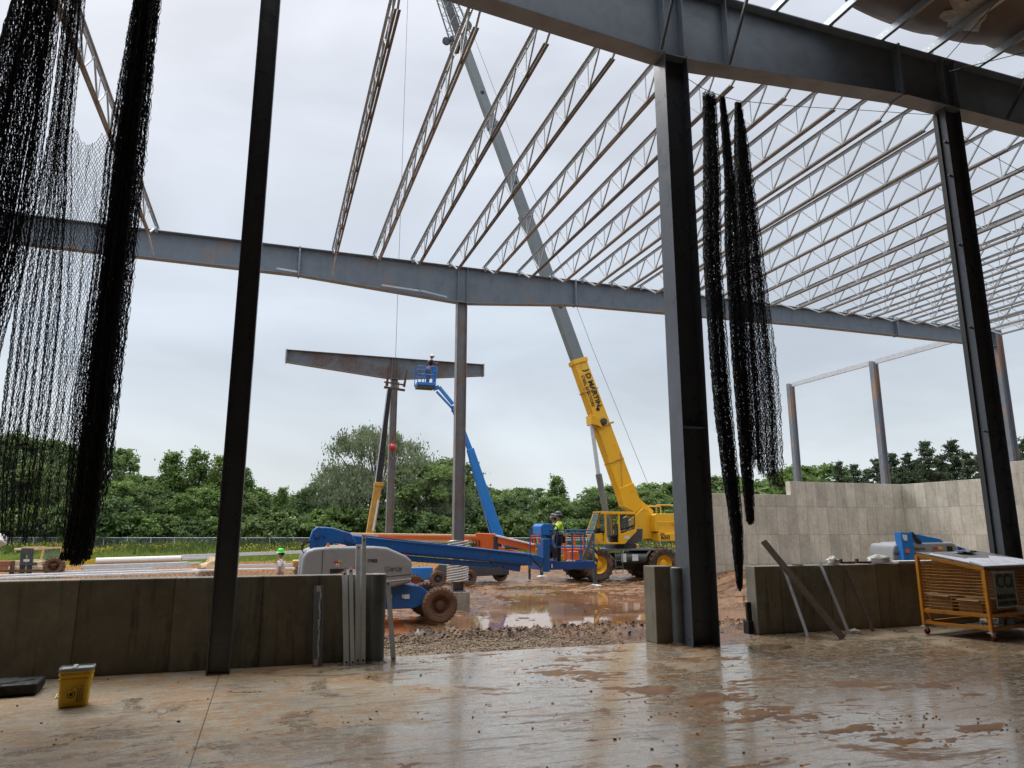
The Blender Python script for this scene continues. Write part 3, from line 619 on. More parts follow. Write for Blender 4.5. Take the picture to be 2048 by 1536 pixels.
for i,x in enumerate(vis):
    if pr is None:
        pr=thing('purlin','x','purlin',(x,9.45,10.745)); m=MB(); zsec(m,L); m.build('profile',n0.m,pr); m=MB(); m.box((-.05,-.22,.06),(.006,.1,.18)); m.box((-.1,-.22,-.0),(.1,.1,.006)); m.build('clip',M['steel'],pr); o=pr
    else: o=copytree(pr)
    o.location=(x,9.45,10.745); o['group']=PG
    o['label']=f'{ORD[i]} purlin from the left among those resting on the near rafter'
for i,(x,dx) in enumerate(((5.66,.0),(7.0,.35),(13.6,.45),(15.0,.4))):
    m=MB(); m.bar((x+.05,8.25,10.74),(x,9.05,interp([(-12,9.8),(.5,9.8),(2.4,9.6),(5.6,9.34),(6.3,9.34),(10.9,9.70),(14.3,9.67),(46,9.67)],x)+.04),.045,.045)
    tag(m.build('flange_brace',M['steel' if i<2 else 'grey_dark']),['angle brace crossing the near rafter just left of the central column head','angle brace crossing the near rafter just right of the central column head','angle brace under the purlins, left one of the pair at upper right','angle brace under the purlins, rightmost on the near rafter'][i],'brace','near rafter flange braces')
for i,(a,b) in enumerate((((11.9,9.02,10.50),(11.3,6.2,10.95)),((12.1,9.02,10.42),(14.6,7.6,10.9)))):
    m=MB(); m.tube([a,b],.008,5); tag(m.build('brace_rod',M['grey_dark']),['thin rod rising from the near rafter towards the brown blanket','thin rod running right from the near rafter below the purlins'][i],'rod')
# support wire under the rafter that carries the nets
def catenary(a,b,sag,k=14):
    a,b=Vector(a),Vector(b); return [a.lerp(b,i/k)-Vector((0,0,sag*4*(i/k)*(1-i/k))) for i in range(k+1)]
m=MB(); m.tube([(6.15,9.42,9.36),(6.7,9.42,9.13),(7.1,9.42,9.06),(7.45,9.42,9.05),(8.7,9.42,9.20),(10.3,9.42,9.45),(12.0,9.42,9.7)],.006,5); tag(m.build('net_wire',M['grey_dark']),'thin steel wire the right-hand nets hang from','wire')
m=MB(); m.tube([(-9,8.6,9.4),(-3,8.6,9.15),(-.5,8.95,9.3)],.006,5); tag(m.build('net_wire',M['grey_dark']),'wire above the photo that carries the left-hand nets','wire')
m=MB(); m.tube(catenary((1.6,9.45,10.1),(5.75,9.45,9.6),.05),.006,5); tag(m.build('guy_cable',M['grey_dark']),'thin cable stretched just below the near rafter, left of the central column','cable')
m=MB(); m.tube(catenary((12.35,9.42,9.6),(16.5,9.42,8.6),.25),.006,5); tag(m.build('guy_cable',M['grey_dark']),'slack cable running right from the head of the right column','cable')
# ---------------------------------------------------------------- nets
def net(name,ncol,fx,fy,zt,zb,dz,label,r=.0038,seed=1,jit=.004,group='black safety nets'):
    rg=np.random.RandomState(seed); ztop=9.3; nr=int((ztop-.5)/dz)
    P=np.full((ncol,nr,3),np.nan)
    for i in range(ncol):
        u=i/(ncol-1); a,b=zt(u),zb(u)
        for j in range(nr):
            z=ztop-j*dz
            if b<=z<=a: P[i,j]=(fx(u,z),fy(u,z),z)
    P+=rg.normal(scale=jit,size=P.shape)*np.array([1,1,1.6])
    seg=[]
    for j in range(nr-1):
        for i in range(ncol):
            if (i+j)%2==0:
                for k in(-1,1):
                    if 0<=i+k<ncol: seg.append((P[i,j],P[i+k,j+1]))
    S=np.array(seg); S=S[~np.isnan(S).any(axis=(1,2))]
    A,B=S[:,0],S[:,1]; D=B-A; D/=np.linalg.norm(D,axis=1,keepdims=True)
    u1=np.cross(D,np.array([.31,.2,.93])); u1/=np.linalg.norm(u1,axis=1,keepdims=True); u2=np.cross(D,u1)
    ring=[u1*math.cos(a)+u2*math.sin(a) for a in(0,2.094,4.189)]
    V=np.stack([A+ring[k]*r for k in range(3)]+[B+ring[k]*r for k in range(3)],1).reshape(-1,3)
    base=6*np.arange(len(S))[:,None,None]; F=(np.array([(0,1,4,3),(1,2,5,4),(2,0,3,5)])[None]+base).reshape(-1,4)
    o=npmesh(name,V,F,M['net']); return tag(o,label,'net',group)
def nf(a,b,c): return mn.noise(Vector((a,b,c)))
def lin(P): return lambda z: interp(P,min(max(z,P[0][0]),P[-1][0]))
# left: wide bundle leaving the frame, then one sheet slung between two gathers
l1l=lin([(1,-3.25),(5.5,-3.36),(7.6,-3.17),(9.2,-3.1)]); l1r=lin([(1,-2.95),(3.6,-2.80),(4.6,-2.70),(7.7,-2.69),(9.2,-2.72)])
net('safety_net',340,lambda u,z:l1l(z)+(l1r(z)-l1l(z))*u+.022*math.sin(u*95+z*.5)+.02*nf(u*6,z*.6,1),lambda u,z:8.58+.09*math.sin(u*110+.5*math.sin(z))+.04*nf(u*9,z,2),lambda u:9.2,lambda u:1.2,.05,'thick gathered black net at the far left, leaving the frame downwards',.0036,1,.0035)
eL=lin([(1.4,-2.60),(2.2,-2.70),(4,-2.73),(5,-2.68),(6,-2.63),(7.8,-2.66),(9.2,-2.66)]); gL=lin([(1.4,-2.22),(2.5,-2.22),(4,-2.25),(5.2,-2.34),(5.9,-2.42),(7.8,-2.475),(9.2,-2.48)])
gR=lin([(1.4,-1.98),(3,-2.06),(5.2,-2.03),(5.9,-2.05),(6.6,-2.02),(7.9,-1.96),(9.2,-1.95)]); eR=lin([(1.4,-1.76),(4,-1.70),(7.9,-1.74),(9.2,-1.76)])
cols=[('L',i/130) for i in range(131)]+[('M',i/30) for i in range(1,30)]+[('R',i/165) for i in range(166)]; NC=len(cols)
def cfn(u): return cols[int(round(u*(NC-1)))]
def fxm(u,z):
    k,q=cfn(u)
    if k=='L': return eL(z)+(gL(z)-eL(z))*q+.016*math.sin(q*38+z*.4)+.012*nf(q*9,z*.7,3)
    if k=='R': return gR(z)+(eR(z)-gR(z))*q+.016*math.sin(q*44+z*.5)+.012*nf(q*9,z*.7,6)
    return gL(z)+(gR(z)-gL(z))*q+.03*nf(q*5,z*1.5,9)
def ztm(u):
    k,q=cfn(u)
    if k=='M': return 5.93+.9*abs(q-.5)**1.5
    return 9.2
def zbm(u):
    k,q=cfn(u); return 1.42+.10*abs(math.sin(u*22))+(.05 if k=='M' else 0)
net('safety_net',NC,fxm,lambda u,z:8.62+((.06*math.sin(cfn(u)[1]*52+.6*math.sin(z))) if cfn(u)[0]!='M' else .02*nf(u*30,z,5)),ztm,zbm,.033,'open black net slung between two gathers, fringe ending above the old cream forklift',.0027,2,.0045)
net('safety_net',240,lambda u,z:-1.90+(.19+.03*(1-sstep(z,1.5,7)))*u+.012*math.sin(u*70+z*.3)-.07*(1-sstep(z,1.15,1.9))*(1-u),lambda u,z:8.5+.085*math.sin(u*80+z*.4)+.03*nf(u*10,z,6),lambda u:9.2,lambda u:1.20+.10*(1-u)**2+.14*u**3,.05,'dense rope-like black net bundle ending just above the low wall at left',.0042,3)
net('safety_net',46,lambda u,z:(-1.71)+(.055+.05*(1-sstep(z,4.5,7.5)))*u+.012*nf(u*5,z,8)+.008*math.sin(u*20),lambda u,z:8.55+.05*math.sin(u*30+z*.4),lambda u:9.2,lambda u:1.5+.6*u,.045,'thin loose edge net hanging on the right side of the dense left bundle',.0032,9,.008)
# right: three gathers under the wire
def strip(n,tab,amp,lab,r,seed,jit,zt,zb,loose=0):
    cx=lin(tab[0]); w=lin(tab[1])
    net('safety_net',n,lambda u,z:cx(z)+1.15*w(z)*((u**(1.35 if loose else 1))-.5)+w(z)*.07*math.sin(u*60+z*.5)+.012*nf(u*9,z,seed),lambda u,z:9.42+.001*seed+amp*math.sin(u*75+z*.5)*min(1,w(z)*4),zt,zb,.043,lab,r,seed,jit)
strip(220,([(.66,6.82),(1.6,6.83),(2.4,6.775),(3.4,6.715),(4.4,6.685),(6.1,6.685),(7.5,6.775),(9.05,6.82)],[(.66,.05),(1.2,.12),(2.4,.20),(3.4,.24),(6.1,.265),(7.5,.25),(9.05,.19)]),.07,'left net of the three under the wire, the longest, ending in a chain',.0036,4,.006,lambda u:9.05+.05*math.sin(u*30),lambda u:.68+.12*abs(u-.5))
strip(170,([(1.6,7.09),(3.2,7.09),(4.4,7.07),(6.2,7.08),(7.5,7.13),(9.05,7.09)],[(1.6,.09),(2.4,.16),(3.2,.19),(6.2,.21),(7.5,.16),(8.6,.12),(9.05,.08)]),.06,'narrow middle one of three black nets under the wire',.0036,5,.006,lambda u:9.05,lambda u:1.66+.1*abs(u-.5))
strip(300,([(2.0,7.42),(2.7,7.44),(3.5,7.47),(6.2,7.455),(7.6,7.43),(9.0,7.42)],[(2.0,.42),(2.7,.50),(3.5,.55),(4.5,.51),(6.2,.38),(7.6,.25),(8.3,.18),(9.0,.08)]),.09,'right one of three black nets under the wire, fanned out with a loose fringe',.0031,6,.008,lambda u:9.03,lambda u:2.65-.5*u+.12*abs(math.sin(u*20)),1)
m=MB()
for k in range(6): m.lathe([(.012,-.003),(.018,0),(.012,.003)],(6.875+.004*(k%2),9.42,.62-.028*k),'y' if k%2 else 'x',10)
o=m.build('chain',M['brown_rust']); tag(o,'short rusty chain dangling from the longest right-hand net','chain')
# ---------------------------------------------------------------- measuring helper: a point `f` metres ahead
P_=math.atan(1419/6905); cp,sp_=math.cos(P_),math.sin(P_)
def at(px,py,f=None,y=None):
    a=(px-1024)/1419; b=(768-py)/1419
    d=Vector((FY*a+FX*cp-FX*sp_*b,-FX*a+FY*cp-FY*sp_*b,sp_+cp*b))
    k=f/(d.x*FX+d.y*FY) if y is None else y/d.y
    return Vector((d.x*k,d.y*k,1.6+d.z*k))
def wheel(par,c,Rr,Wd,tyre,rim,axis='y',lugs=22,rimr=.52,out=-1,lug=.045):
    """tyre (the wheel part) with its rim as a sub-part; c is local to the thing"""
    m=MB(); h=Wd/2
    prof=[(Rr*rimr,-h*.62),(Rr*rimr*1.05,-h*.86),(Rr*.74,-h),(Rr*.9,-h*.97),(Rr*.965,-h*.8),(Rr*.975,0),(Rr*.965,h*.8),(Rr*.9,h*.97),(Rr*.74,h),(Rr*rimr*1.05,h*.86),(Rr*rimr,h*.62)]
    m.lathe(prof,(0,0,0),axis,40)
    for k in range(lugs):
        for s in(-1,1):
            a=(k+(.5 if s>0 else 0))*2*math.pi/lugs; rot=Matrix.Rotation(-a,3,'Y')@Matrix.Rotation(s*.5,3,'X')
            p=Vector((math.cos(a)*Rr*.975,s*h*.5,math.sin(a)*Rr*.975))
            rot=Matrix.Rotation(-a,3,'Y')@Matrix.Rotation(s*.45,3,'X')
            m.box(p,(Rr*lug*1.6,h*.98,Rr*.085),rot)
    o=m.build('wheel',tyre,par,smooth=True); o.location=c
    m=MB(); q=out
    prof=[(Rr*rimr*1.04,q*h*.9),(Rr*rimr*.98,q*h*.86),(Rr*rimr*.86,q*h*.45),(Rr*rimr*.55,q*h*.30),(Rr*rimr*.5,q*h*.62),(Rr*.16,q*h*.70),(0.001,q*h*.70)]
    m.lathe(prof,(0,0,0),axis,32); m.lathe([(0.001,-q*h*.3),(Rr*rimr*1.0,-q*h*.5),(Rr*rimr*1.02,-q*h*.8)],(0,0,0),axis,24)
    for k in range(10):
        a=k*math.pi/5; m.cyl((math.cos(a)*Rr*rimr*.38,q*h*.66,math.sin(a)*Rr*rimr*.38),Rr*.02,h*.12,'y',6)
    m.build('rim',rim,o,smooth=True); return o
def rel(t,p): return Vector(p)-t.location
def W(t,name,mat,fn,bev=0,smooth=False,par=None,label=None):
    m=MB(); fn(m); return m.build(name,mat,par or t,world=True,bev=bev,smooth=smooth,label=label)
def wtext(t,name,s,size,p,yaw,mat,**k):
    return text(name,s,size,rel(t,p),(R(90),0,yaw),mat,t,**k)
# ================================================================ rough-terrain crane
t=thing('mobile_crane','yellow rough-terrain crane with its long boom raised over the yard rafter','crane',(17.8,34.9,-.95))
def f(m):
    m.box((17.9,34.9,.12),(5.9,1.1,.55)); m.box((17.9,34.9,-.2),(4.2,.7,.5))
W(t,'frame',M['grey_dark'],f,.03)
def f(m):
    m.prism([(14.9,.55),(14.9,.64),(20.2,.64),(20.9,.12),(20.9,.02),(20.75,.02),(20.1,.55)],33.55,36.25)
    for x0,x1 in((16.45,16.95),(18.95,18.45)): m.bar((x0,33.6,.55),(x1,33.6,-.02),.10,.10); m.bar((x0,36.2,.55),(x1,36.2,-.02),.1,.1)
W(t,'deck',M['grey_paint'],f,.015)
for x,yy,o_ in((15.95,33.72,-1),(19.68,33.72,-1),(15.95,36.1,1),(19.68,36.1,1)):
    wheel(t,rel(t,(x,yy,-.13)),.83,.62,M['tyre'],M['yellow'],lugs=20,rimr=.5,out=o_,lug=.05)
def f(m):
    for x in(17.35,17.95,18.3): pass
    m.cyl((17.15,33.75,.18),.27,.5,'x',18); m.cyl((17.95,33.75,.16),.27,1.5,'x',18)
W(t,'tank',M['grey_dark'],f,0,True)
def f(m):
    m.box((17.35,33.465,.2),(.28,.02,.42)); m.box((18.0,33.465,.2),(.34,.02,.32))
W(t,'placard',M['galv_matte'],f)
def f(m):
    for z in(-.55,-.25,.08,.35): m.bar((16.85,33.4,z),(17.25,33.4,z),.03,.03)
    for x in(16.85,17.25): m.bar((x,33.4,.5),(x,33.4,-.57),.03,.03)
W(t,'step_ladder',M['grey_paint'],f)
for x in(14.75,20.75):
    for s in(-1,1):
        y0=34.9+s*1.2; y1=34.9+s*3.5
        if x>20 and s<0: y1=34.9+s*1.5
        a=W(t,'outrigger',M['grey_dark'],lambda m:(m.box((x,(y0+y1)/2,.0),(.26,abs(y1-y0),.24)),m.cyl((x,y1,-.1),.10,1.75,'z',12),m.cyl((x,y1,-.7),.055,.5,'z',10)),.01)
        W(t,'float_pad',M['galv_matte'],lambda m:m.lathe([(.001,.14),(.07,.14),(.09,.08),(.30,.02),(.30,0),(.001,0)],(x,y1,-.97),'z',16),par=a) if False else None
        m=MB(); m.lathe([(.001,.16),(.07,.16),(.10,.09),(.31,.03),(.31,0),(.001,0)],(x,y1,-.98),'z',16); o=m.build('float_pad',M['galv_matte'],t,world=True)
        m=MB(); m.box((x,y1-.11*s*-1 if False else y1-.115,.42),(.2,.02,.75)); m.build('warning_stripe',M['stripes'],t,world=True)
m=MB(); m.cyl((13.3,36.4,-.3),.07,1.3,'z',10); m.box((13.9,36.3,.2),(1.6,.22,.22)); m.build('outrigger',M['grey_dark'],t,world=True)
# superstructure
W(t,'turntable',M['grey_dark'],lambda m:(m.cyl((17.9,34.9,.75),.85,.22,'z',28),m.prism([(17.3,.86),(18.1,1.65),(18.8,1.65),(18.75,1.05),(18.2,.86)],34.0,35.8)),.01)
def f(m):
    m.prism([(18.05,1.62),(18.05,1.98),(18.75,2.48),(19.1,2.78),(19.45,2.62),(20.05,1.62),(20.35,1.55),(20.35,1.12),(18.8,1.12),(18.8,1.6)],34.35,34.5)
    m.prism([(18.05,1.62),(18.05,1.98),(18.75,2.48),(19.1,2.78),(19.45,2.62),(20.05,1.62),(20.35,1.55),(20.35,1.12),(18.8,1.12),(18.8,1.6)],35.3,35.45)
    m.box((19.6,34.9,1.35),(1.5,.8,.4))
W(t,'boom_cradle',M['yellow'],f,.02)
def f(m):
    m.box((20.25,34.9,1.22),(1.35,2.3,.42)); m.prism([(19.48,1.5),(19.48,2.38),(19.6,2.45),(21.2,2.45),(21.25,1.0),(19.7,1.0),(19.7,1.5)],33.9,35.9)
W(t,'counterweight',M['yellow'],f,.03)
def f(m):
    for yy in(33.95,35.85): m.tube([(19.62,yy,2.42),(19.62,yy,2.85),(19.68,yy,2.9),(20.95,yy,2.9),(21.0,yy,2.85),(21.0,yy,2.42)],.03,6)
    m.tube([(19.6,33.84,2.0),(21.1,33.84,2.0)],.02,6)
    m.cyl((20.7,33.82,1.95),.16,.04,'y',16)
W(t,'handrail',M['yellow'],f)
W(t,'rail_step',M['grey_paint'],lambda m:(m.box((19.75,33.8,1.0),(.75,.25,.03)),m.bar((20.1,33.8,1.0),(20.1,33.8,1.3),.02,.02)))
wtext(t,'model_number','650',.30,(19.98,33.73,1.21),0,M['ink'],bold=.004,sx=1.2)
wtext(t,'model_prefix','RT',.17,(19.82,33.73,1.38),0,M['brown_rust'],bold=.006,sx=1.25)
# cab on the near side
cy0,cy1=33.45,34.25
prof=[(16.05,2.50),(18.05,2.50),(18.12,2.40),(18.12,1.52),(17.42,.90),(16.05,.90),(15.62,1.38)]
def cabframe(m):
    for yy in(cy0,cy1):
        y0,y1=yy-.025,yy+.025
        for a,b,w in(((16.05,2.44),(18.08,2.44),.12),((15.66,1.42),(16.09,2.44),.07),((16.36,2.4),(16.36,.93),.10),((17.13,2.4),(17.13,.93),.10),((18.07,2.42),(18.07,1.5),.09),((16.0,.93),(17.45,.93),.08)):
            m.bar((a[0],yy,a[1]),(b[0],yy,b[1]),.05,w,up=(0,0,1) if abs(a[0]-b[0])>abs(a[1]-b[1]) else (1,0,0))
        m.prism([(15.62,1.38),(16.36,1.45),(16.36,.90),(16.05,.90)],yy-.028,yy+.028)
        m.prism([(17.13,1.42),(17.3,1.42),(18.12,1.66),(18.12,1.52),(17.42,.90),(17.13,.9)],yy-.028,yy+.028)
    m.box((17.07,33.85,2.49),(2.05,.84,.05)); m.box((16.72,33.85,.92),(1.4,.8,.05)); m.bar((17.42,33.85,.93),(18.1,33.85,1.53),.8,.04); m.bar((15.63,33.85,1.38),(16.05,33.85,.93),.8,.03)
    m.box((18.1,33.85,1.65),(.04,.8,.3)); 
W(t,'cab',M['yellow'],cabframe,.012)
def f(m):
    m.box((17.6,cy0+.005,1.98),(.86,.01,.78)); m.box((16.2,cy0+.005,1.95),(.24,.01,.8)); m.bar((15.66,33.85,1.42),(16.06,33.85,2.44),.74,.01)
    m.box((18.08,33.85,2.05),(.01,.74,.6))
W(t,'cab_window',M['glass'],lambda m:m.box((17.6,cy0+.005,1.98),(.86,.01,.78)))
W(t,'cab_window',M['glass'],lambda m:m.box((16.2,cy0+.005,1.95),(.24,.01,.8)))
W(t,'windscreen',M['glass'],lambda m:m.bar((15.66,33.85,1.42),(16.06,33.85,2.44),.74,.01))
def f(m):
    m.prism([(17.2,1.52),(17.2,1.60),(17.24,1.64),(18.0,1.87),(18.0,1.79)],cy0-.032,cy0-.02)
    for a,b in(((17.22,1.55),(17.22,2.35)),((17.22,2.35),(18.02,2.35)),((18.02,2.35),(18.02,1.82))): m.bar((a[0],cy0-.028,a[1]),(b[0],cy0-.028,b[1]),.02,.035,up=(0,0,1) if a[1]==b[1] else (1,0,0))
    m.bar((15.66,cy0-.02,1.42),(16.07,cy0-.02,2.46),.03,.05,up=(1,0,0))
W(t,'window_seal',M['black'],f)
def f(m):
    m.box((17.0,33.85,1.28),(.42,.42,.1)); m.box((17.2,33.85,1.6),(.1,.42,.6),Matrix.Rotation(.15,3,'Y')); m.box((17.0,33.85,1.08),(.3,.3,.3)); m.tube([(16.45,33.85,.95),(16.35,33.85,1.5),(16.5,33.85,1.62)],.03,6); m.lathe([(.15,0),(.165,.012),(.15,.024)],(16.55,33.85,1.63),'z',14)
    m.box((16.15,33.9,1.5),(.3,.4,.35)); m.box((17.7,34.05,1.9),(.5,.2,.6))
W(t,'cab_seat',M['black'],f,.02)
W(t,'cab_label',M['galv_matte'],lambda m:m.box((17.55,cy0-.034,1.22),(.28,.01,.16)))
def f(m): m.tube([(16.2,cy0-.05,1.05),(16.2,cy0-.08,1.3),(16.22,cy0-.05,1.45)],.015,6); m.box((16.2,cy0-.06,1.48),(.12,.05,.1))
W(t,'door_handle',M['black'],f)
# boom: base section in yellow, three grey sections nested inside
A=at(1256,1000,y=35.0); B=at(925,84,y=36.6); D=(B-A); Ln=D.length; D.normalize()
up=Vector((0,1,0)).cross(D).normalized()      # lies in the boom plane
if up.z<0: up=-up
def bp(s,u=0,v=0): return A+D*s+up*u+Vector((0,1,0))*v
Lb=(at(1156,720,y=35.55)-A).length
def f(m):
    m.bar(bp(.4),bp(Lb),.62,.95,up=up,w2=.58,h2=.80)
    m.bar(bp(Lb-.25),bp(Lb),.70,.92,up=up)
    s=[bp(-1.3,-.15),bp(.5,-.47),bp(.5,.47),bp(-1.0,.35)]
    m.prism([(p.x,p.z) for p in (bp(.8,.46),bp(.8,-.46),bp(-.2,-.55),at(1296,1042,y=35),at(1300,1022,y=35),bp(-.1,.5))],34.62,35.24)
W(t,'boom_base_section',M['yellow'],f,.02)
def f(m):
    for s,h in((2.2,.0),(4.2,0),(6.3,0),(8.0,0)):
        if s<Lb-.4: m.bar(bp(s,-.47),bp(s+.02,.47),.68,.05,up=D)
    m.bar(bp(Lb*.52,.3,-.34),bp(Lb*.52,.62,-.34),.05,.10,up=D); m.bar(bp(Lb*.80,-.3,-.34),bp(Lb*.80,-.6,-.34),.05,.10,up=D)
    m.tube([bp(.6,-.3,-.335),bp(1.6,.05,-.335),bp(2.6,.42,-.335)],.02,6); m.tube([bp(2.6,-.43,-.33),bp(7.0,-.41,-.33)],.018,6)
W(t,'boom_rib',M['yellow_dark'],f)
W(t,'boom_light',M['grey_dark'],lambda m:(m.cyl(bp(Lb*.545,.03,-.40),.19,.16,'y',18),m.cyl(bp(Lb*.545,.03,-.50),.12,.05,'y',14)),.01)
W(t,'boom_port',M['black'],lambda m:m.cyl(bp(Lb*.635,0,-.302),.11,.02,'y',16))
Lt=Ln; secs=[(Lb,Lb+(Ln-Lb)*.44,.50,.66),(Lb+(Ln-Lb)*.43,Lb+(Ln-Lb)*.73,.46,.58),(Lb+(Ln-Lb)*.72,Ln+.4,.42,.52)]
for a,b,w,h in secs:
    o=W(t,'boom_section',M['boom_grey'],lambda m:(m.bar(bp(a-.2),bp(b),w,h,up=up),m.bar(bp(b-.3),bp(b),w+.06,h+.07,up=up)),.015)
    W(t,'boom_hole',M['black'],lambda m:m.cyl(bp(a+(b-a)*.35,0,-w/2-.002),.12,.02,'y',16))
def f(m):
    m.box(bp(Ln+.1,-.45),(.6,.6,.35),D.to_track_quat('Z','Y').to_matrix()); m.box(bp(Ln-.35,-.62),(.75,.5,.35),D.to_track_quat('Z','Y').to_matrix())
W(t,'boom_head',M['grey_dark'],f,.02)
W(t,'sheave',M['grey_dark'],lambda m:(m.cyl(bp(Ln+.15,-1.0),.24,.12,'y',20),m.cyl(bp(Ln+1.1,.62),.34,.16,'y',20)),0,True)
for uu in(-.62,.52):
    for vv in(-.35,.35):
        W(t,'jib_chord',M['boom_grey'],lambda m:m.tube([bp(Ln-.1,uu,vv),bp(Ln+9.6,uu*.5,vv*.6)],.05,8))
def f(m):
    for k in range(9):
        a=Ln+k*1.05; b=a+1.05; q=1-.05*k; 
        for vv in(-.35,.35): m.tube([bp(a,-.62*q,vv*q),bp(b,.52*q,vv*q)],.022,5); m.tube([bp(b,.52*q,vv*q),bp(b,-.62*q,vv*q)],.022,5)
        for uu in(-.62,.52): m.tube([bp(a,uu*q,-.35*q),bp(b,uu*q,.35*q)],.022,5)
W(t,'jib_lacing',M['boom_grey'],f)
W(t,'jib_spine',M['grey_dark'],lambda m:m.bar(bp(Ln-.2,-.05,0),bp(Ln+8,-.05,0),.2,.42,up=up))
tip=bp(Ln+9.7,-.2)
hk=at(785,895,y=37.0)
W(t,'hoist_rope',M['grey_dark'],lambda m:(m.tube([(20.3,34.9,2.7),bp(Lb+.2,1.15),bp(Ln+.9,.85),tip],.012,5),m.tube([tip,(hk.x,37.0,tip.z-.3),(hk.x,37.0,hk.z+.6)],.012,5)))
o=W(t,'lift_cylinder',M['grey_paint'],lambda m:m.tube([(17.4,34.9,1.0),at(1197,948,y=34.95)],.17,14),0,True)
W(t,'rod',M['galv'],lambda m:m.tube([at(1197,950,y=34.95),at(1183,848,y=35.1)],.11,12),0,True,par=None)
W(t,'boom_bracket',M['yellow'],lambda m:m.prism([(p.x,p.z) for p in (at(1176,832,y=35.2),at(1190,836,y=35.2),at(1200,858,y=35.2),at(1188,852,y=35.2),at(1178,850,y=35.2))],34.8,35.5),.01)
def f(m):
    m.box((14.6,34.6,.35),(1.1,2.0,.9)); m.box((14.2,34.2,.95),(.5,.6,.25))
W(t,'front_box',M['grey_paint'],f,.03)
W(t,'front_rail',M['galv_matte'],lambda m:[m.tube([(14.0,33.6,z),(15.5,33.6,z)],.02,6) for z in(.8,1.1,1.4)])
# lettering on the boom
q=Matrix((D*-1,up,Vector((0,-1,0)))).transposed()
# letters read down the boom: baseline along -D, glyph tops towards 'up', face towards -Y
if q.determinant()<0: q=Matrix((D*-1,-up,Vector((0,-1,0)))).transposed()
def btext(name,s,size,sd,u,**k):
    return text(name,s,size,rel(t,bp(sd,u,-.325)),q,M['ink'],t,**k)
btext('name_lettering','J D MARTIN',.40,Lb-1.78,.13,bold=.012,sx=1.05)
btext('trade_lettering','STEEL ERECTORS',.24,Lb-1.85,-.20,bold=.003,sx=1.0)
# hook ball on the load line
o=thing('hook_ball','red overhaul ball and hook hanging on the crane line before the rusty column','hook',(hk.x,37.0,hk.z))
m=MB(); m.sphere((0,0,0),.19,12); m.cyl((0,0,.25),.05,.25,'z',10); m.build('ball',M['red'],o,smooth=True)
m=MB(); m.tube([(0,0,.35),(0,0,.62)],.03,6); m.cyl((0,0,-.26),.045,.18,'z',10); m.tube([(.0,0,-.34),(.0,0,-.4),(.10,0,-.46),(.13,0,-.55),(.06,0,-.64),(-.06,0,-.63),(-.10,0,-.54)],[.03,.03,.035,.04,.04,.03,.015],8); m.build('hook_fitting',M['grey_dark'],o,smooth=True)
m=MB(); 
for k in range(6): m.lathe([(.03,-.008),(.045,0),(.03,.008)],(0,0,-.72-.07*k),'y' if k%2 else 'x',10)
m.build('chain',M['grey_dark'],o)
# ================================================================ blue boom lift in front (grey hood)
def hood(t,poly,y0,y1,mat,bev=.07,name='hood',rot=None): 
    m=MB(); m.prism(poly,y0,y1); return m.build(name,mat,t,world=True,bev=bev,seg=4,smooth=True)
t=thing('boom_lift','blue boom lift with a long grey hood parked behind the left wall end','boom lift',(2.5,21.3,-.95))
W(t,'chassis',M['blue'],lambda m:(m.prism([(.2,-.52),(.2,.0),(.9,.10),(3.75,.10),(4.2,.05),(4.62,-.22),(4.62,-.40),(4.0,-.56)],20.5,22.1)),.03)
for x,yy,o_ in((4.72,20.3,-1),(4.72,22.3,1),(.35,20.3,-1),(.35,22.3,1)): wheel(t,rel(t,(x,yy,-.47)),.485,.36,M['tyre_mud'],M['brown_rust'],lugs=26,rimr=.55,out=o_,lug=.03)
W(t,'axle',M['grey_dark'],lambda m:(m.bar((4.72,20.4,-.47),(4.72,22.2,-.47),.2,.2),m.bar((.35,20.4,-.47),(.35,22.2,-.47),.2,.2)))
def f(m): 
    for x,z,w,h in((3.35,-.22,.13,.11),(3.72,-.22,.045,.09),(3.83,-.23,.15,.12)): m.box((x,20.49,z),(w,.012,h))
W(t,'chassis_label',M['white'],f)
W(t,'turntable',M['grey_dark'],lambda m:m.cyl((2.4,21.3,.10),.75,.14,'z',28))
hp=[(.97,.05),(.93,.35),(.95,.86),(1.06,1.04),(1.25,1.11),(1.7,1.15),(2.9,1.15),(3.2,1.12),(3.72,.90),(3.9,.76),(3.92,.45),(3.90,.16),(3.3,.03)]
hood(t,hp,20.25,20.98,M['hood']); hood(t,hp,21.65,22.35,M['hood'])
W(t,'hood_seam',M['ink'],lambda m:(m.box((1.47,20.247,.6),(.012,.012,.95)),m.box((3.55,20.247,.36),(.72,.01,.012),Matrix.Rotation(-.07,3,'Y')),m.box((3.0,20.247,.34),(.5,.01,.01))))
W(t,'hood_trim',M['white'],lambda m:m.box((3.5,20.246,.235),(.76,.012,.018),Matrix.Rotation(-.09,3,'Y')))
W(t,'control_recess',M['black'],lambda m:(m.box((1.86,20.246,.47),(.36,.012,.2)),),)
W(t,'recess_panel',M['red'],lambda m:m.box((1.95,20.238,.44),(.12,.01,.07)))
W(t,'warning_label',M['label_red'],lambda m:(m.box((1.83,20.245,.755),(.11,.01,.045)),m.box((1.87,20.241,.655),(.05,.01,.05)),m.box((2.13,20.243,.575),(.12,.01,.03)),m.box((2.33,20.243,.575),(.12,.01,.03))))
W(t,'decal',M['label_yel'],lambda m:m.box((1.93,20.245,.76),(.085,.01,.045)))
W(t,'white_label',M['white'],lambda m:(m.box((1.87,20.247,.66),(.085,.012,.085)),m.box((2.26,20.2475,.50),(.3,.01,.17))))
W(t,'beacon',M['amber'],lambda m:m.cyl((1.62,20.55,1.20),.045,.09,'z',14,r2=.038),0,True)
wtext(t,'unit_number','17402',.115,(2.80,20.244,.765),0,M['ink'],bold=.004,sx=.95)
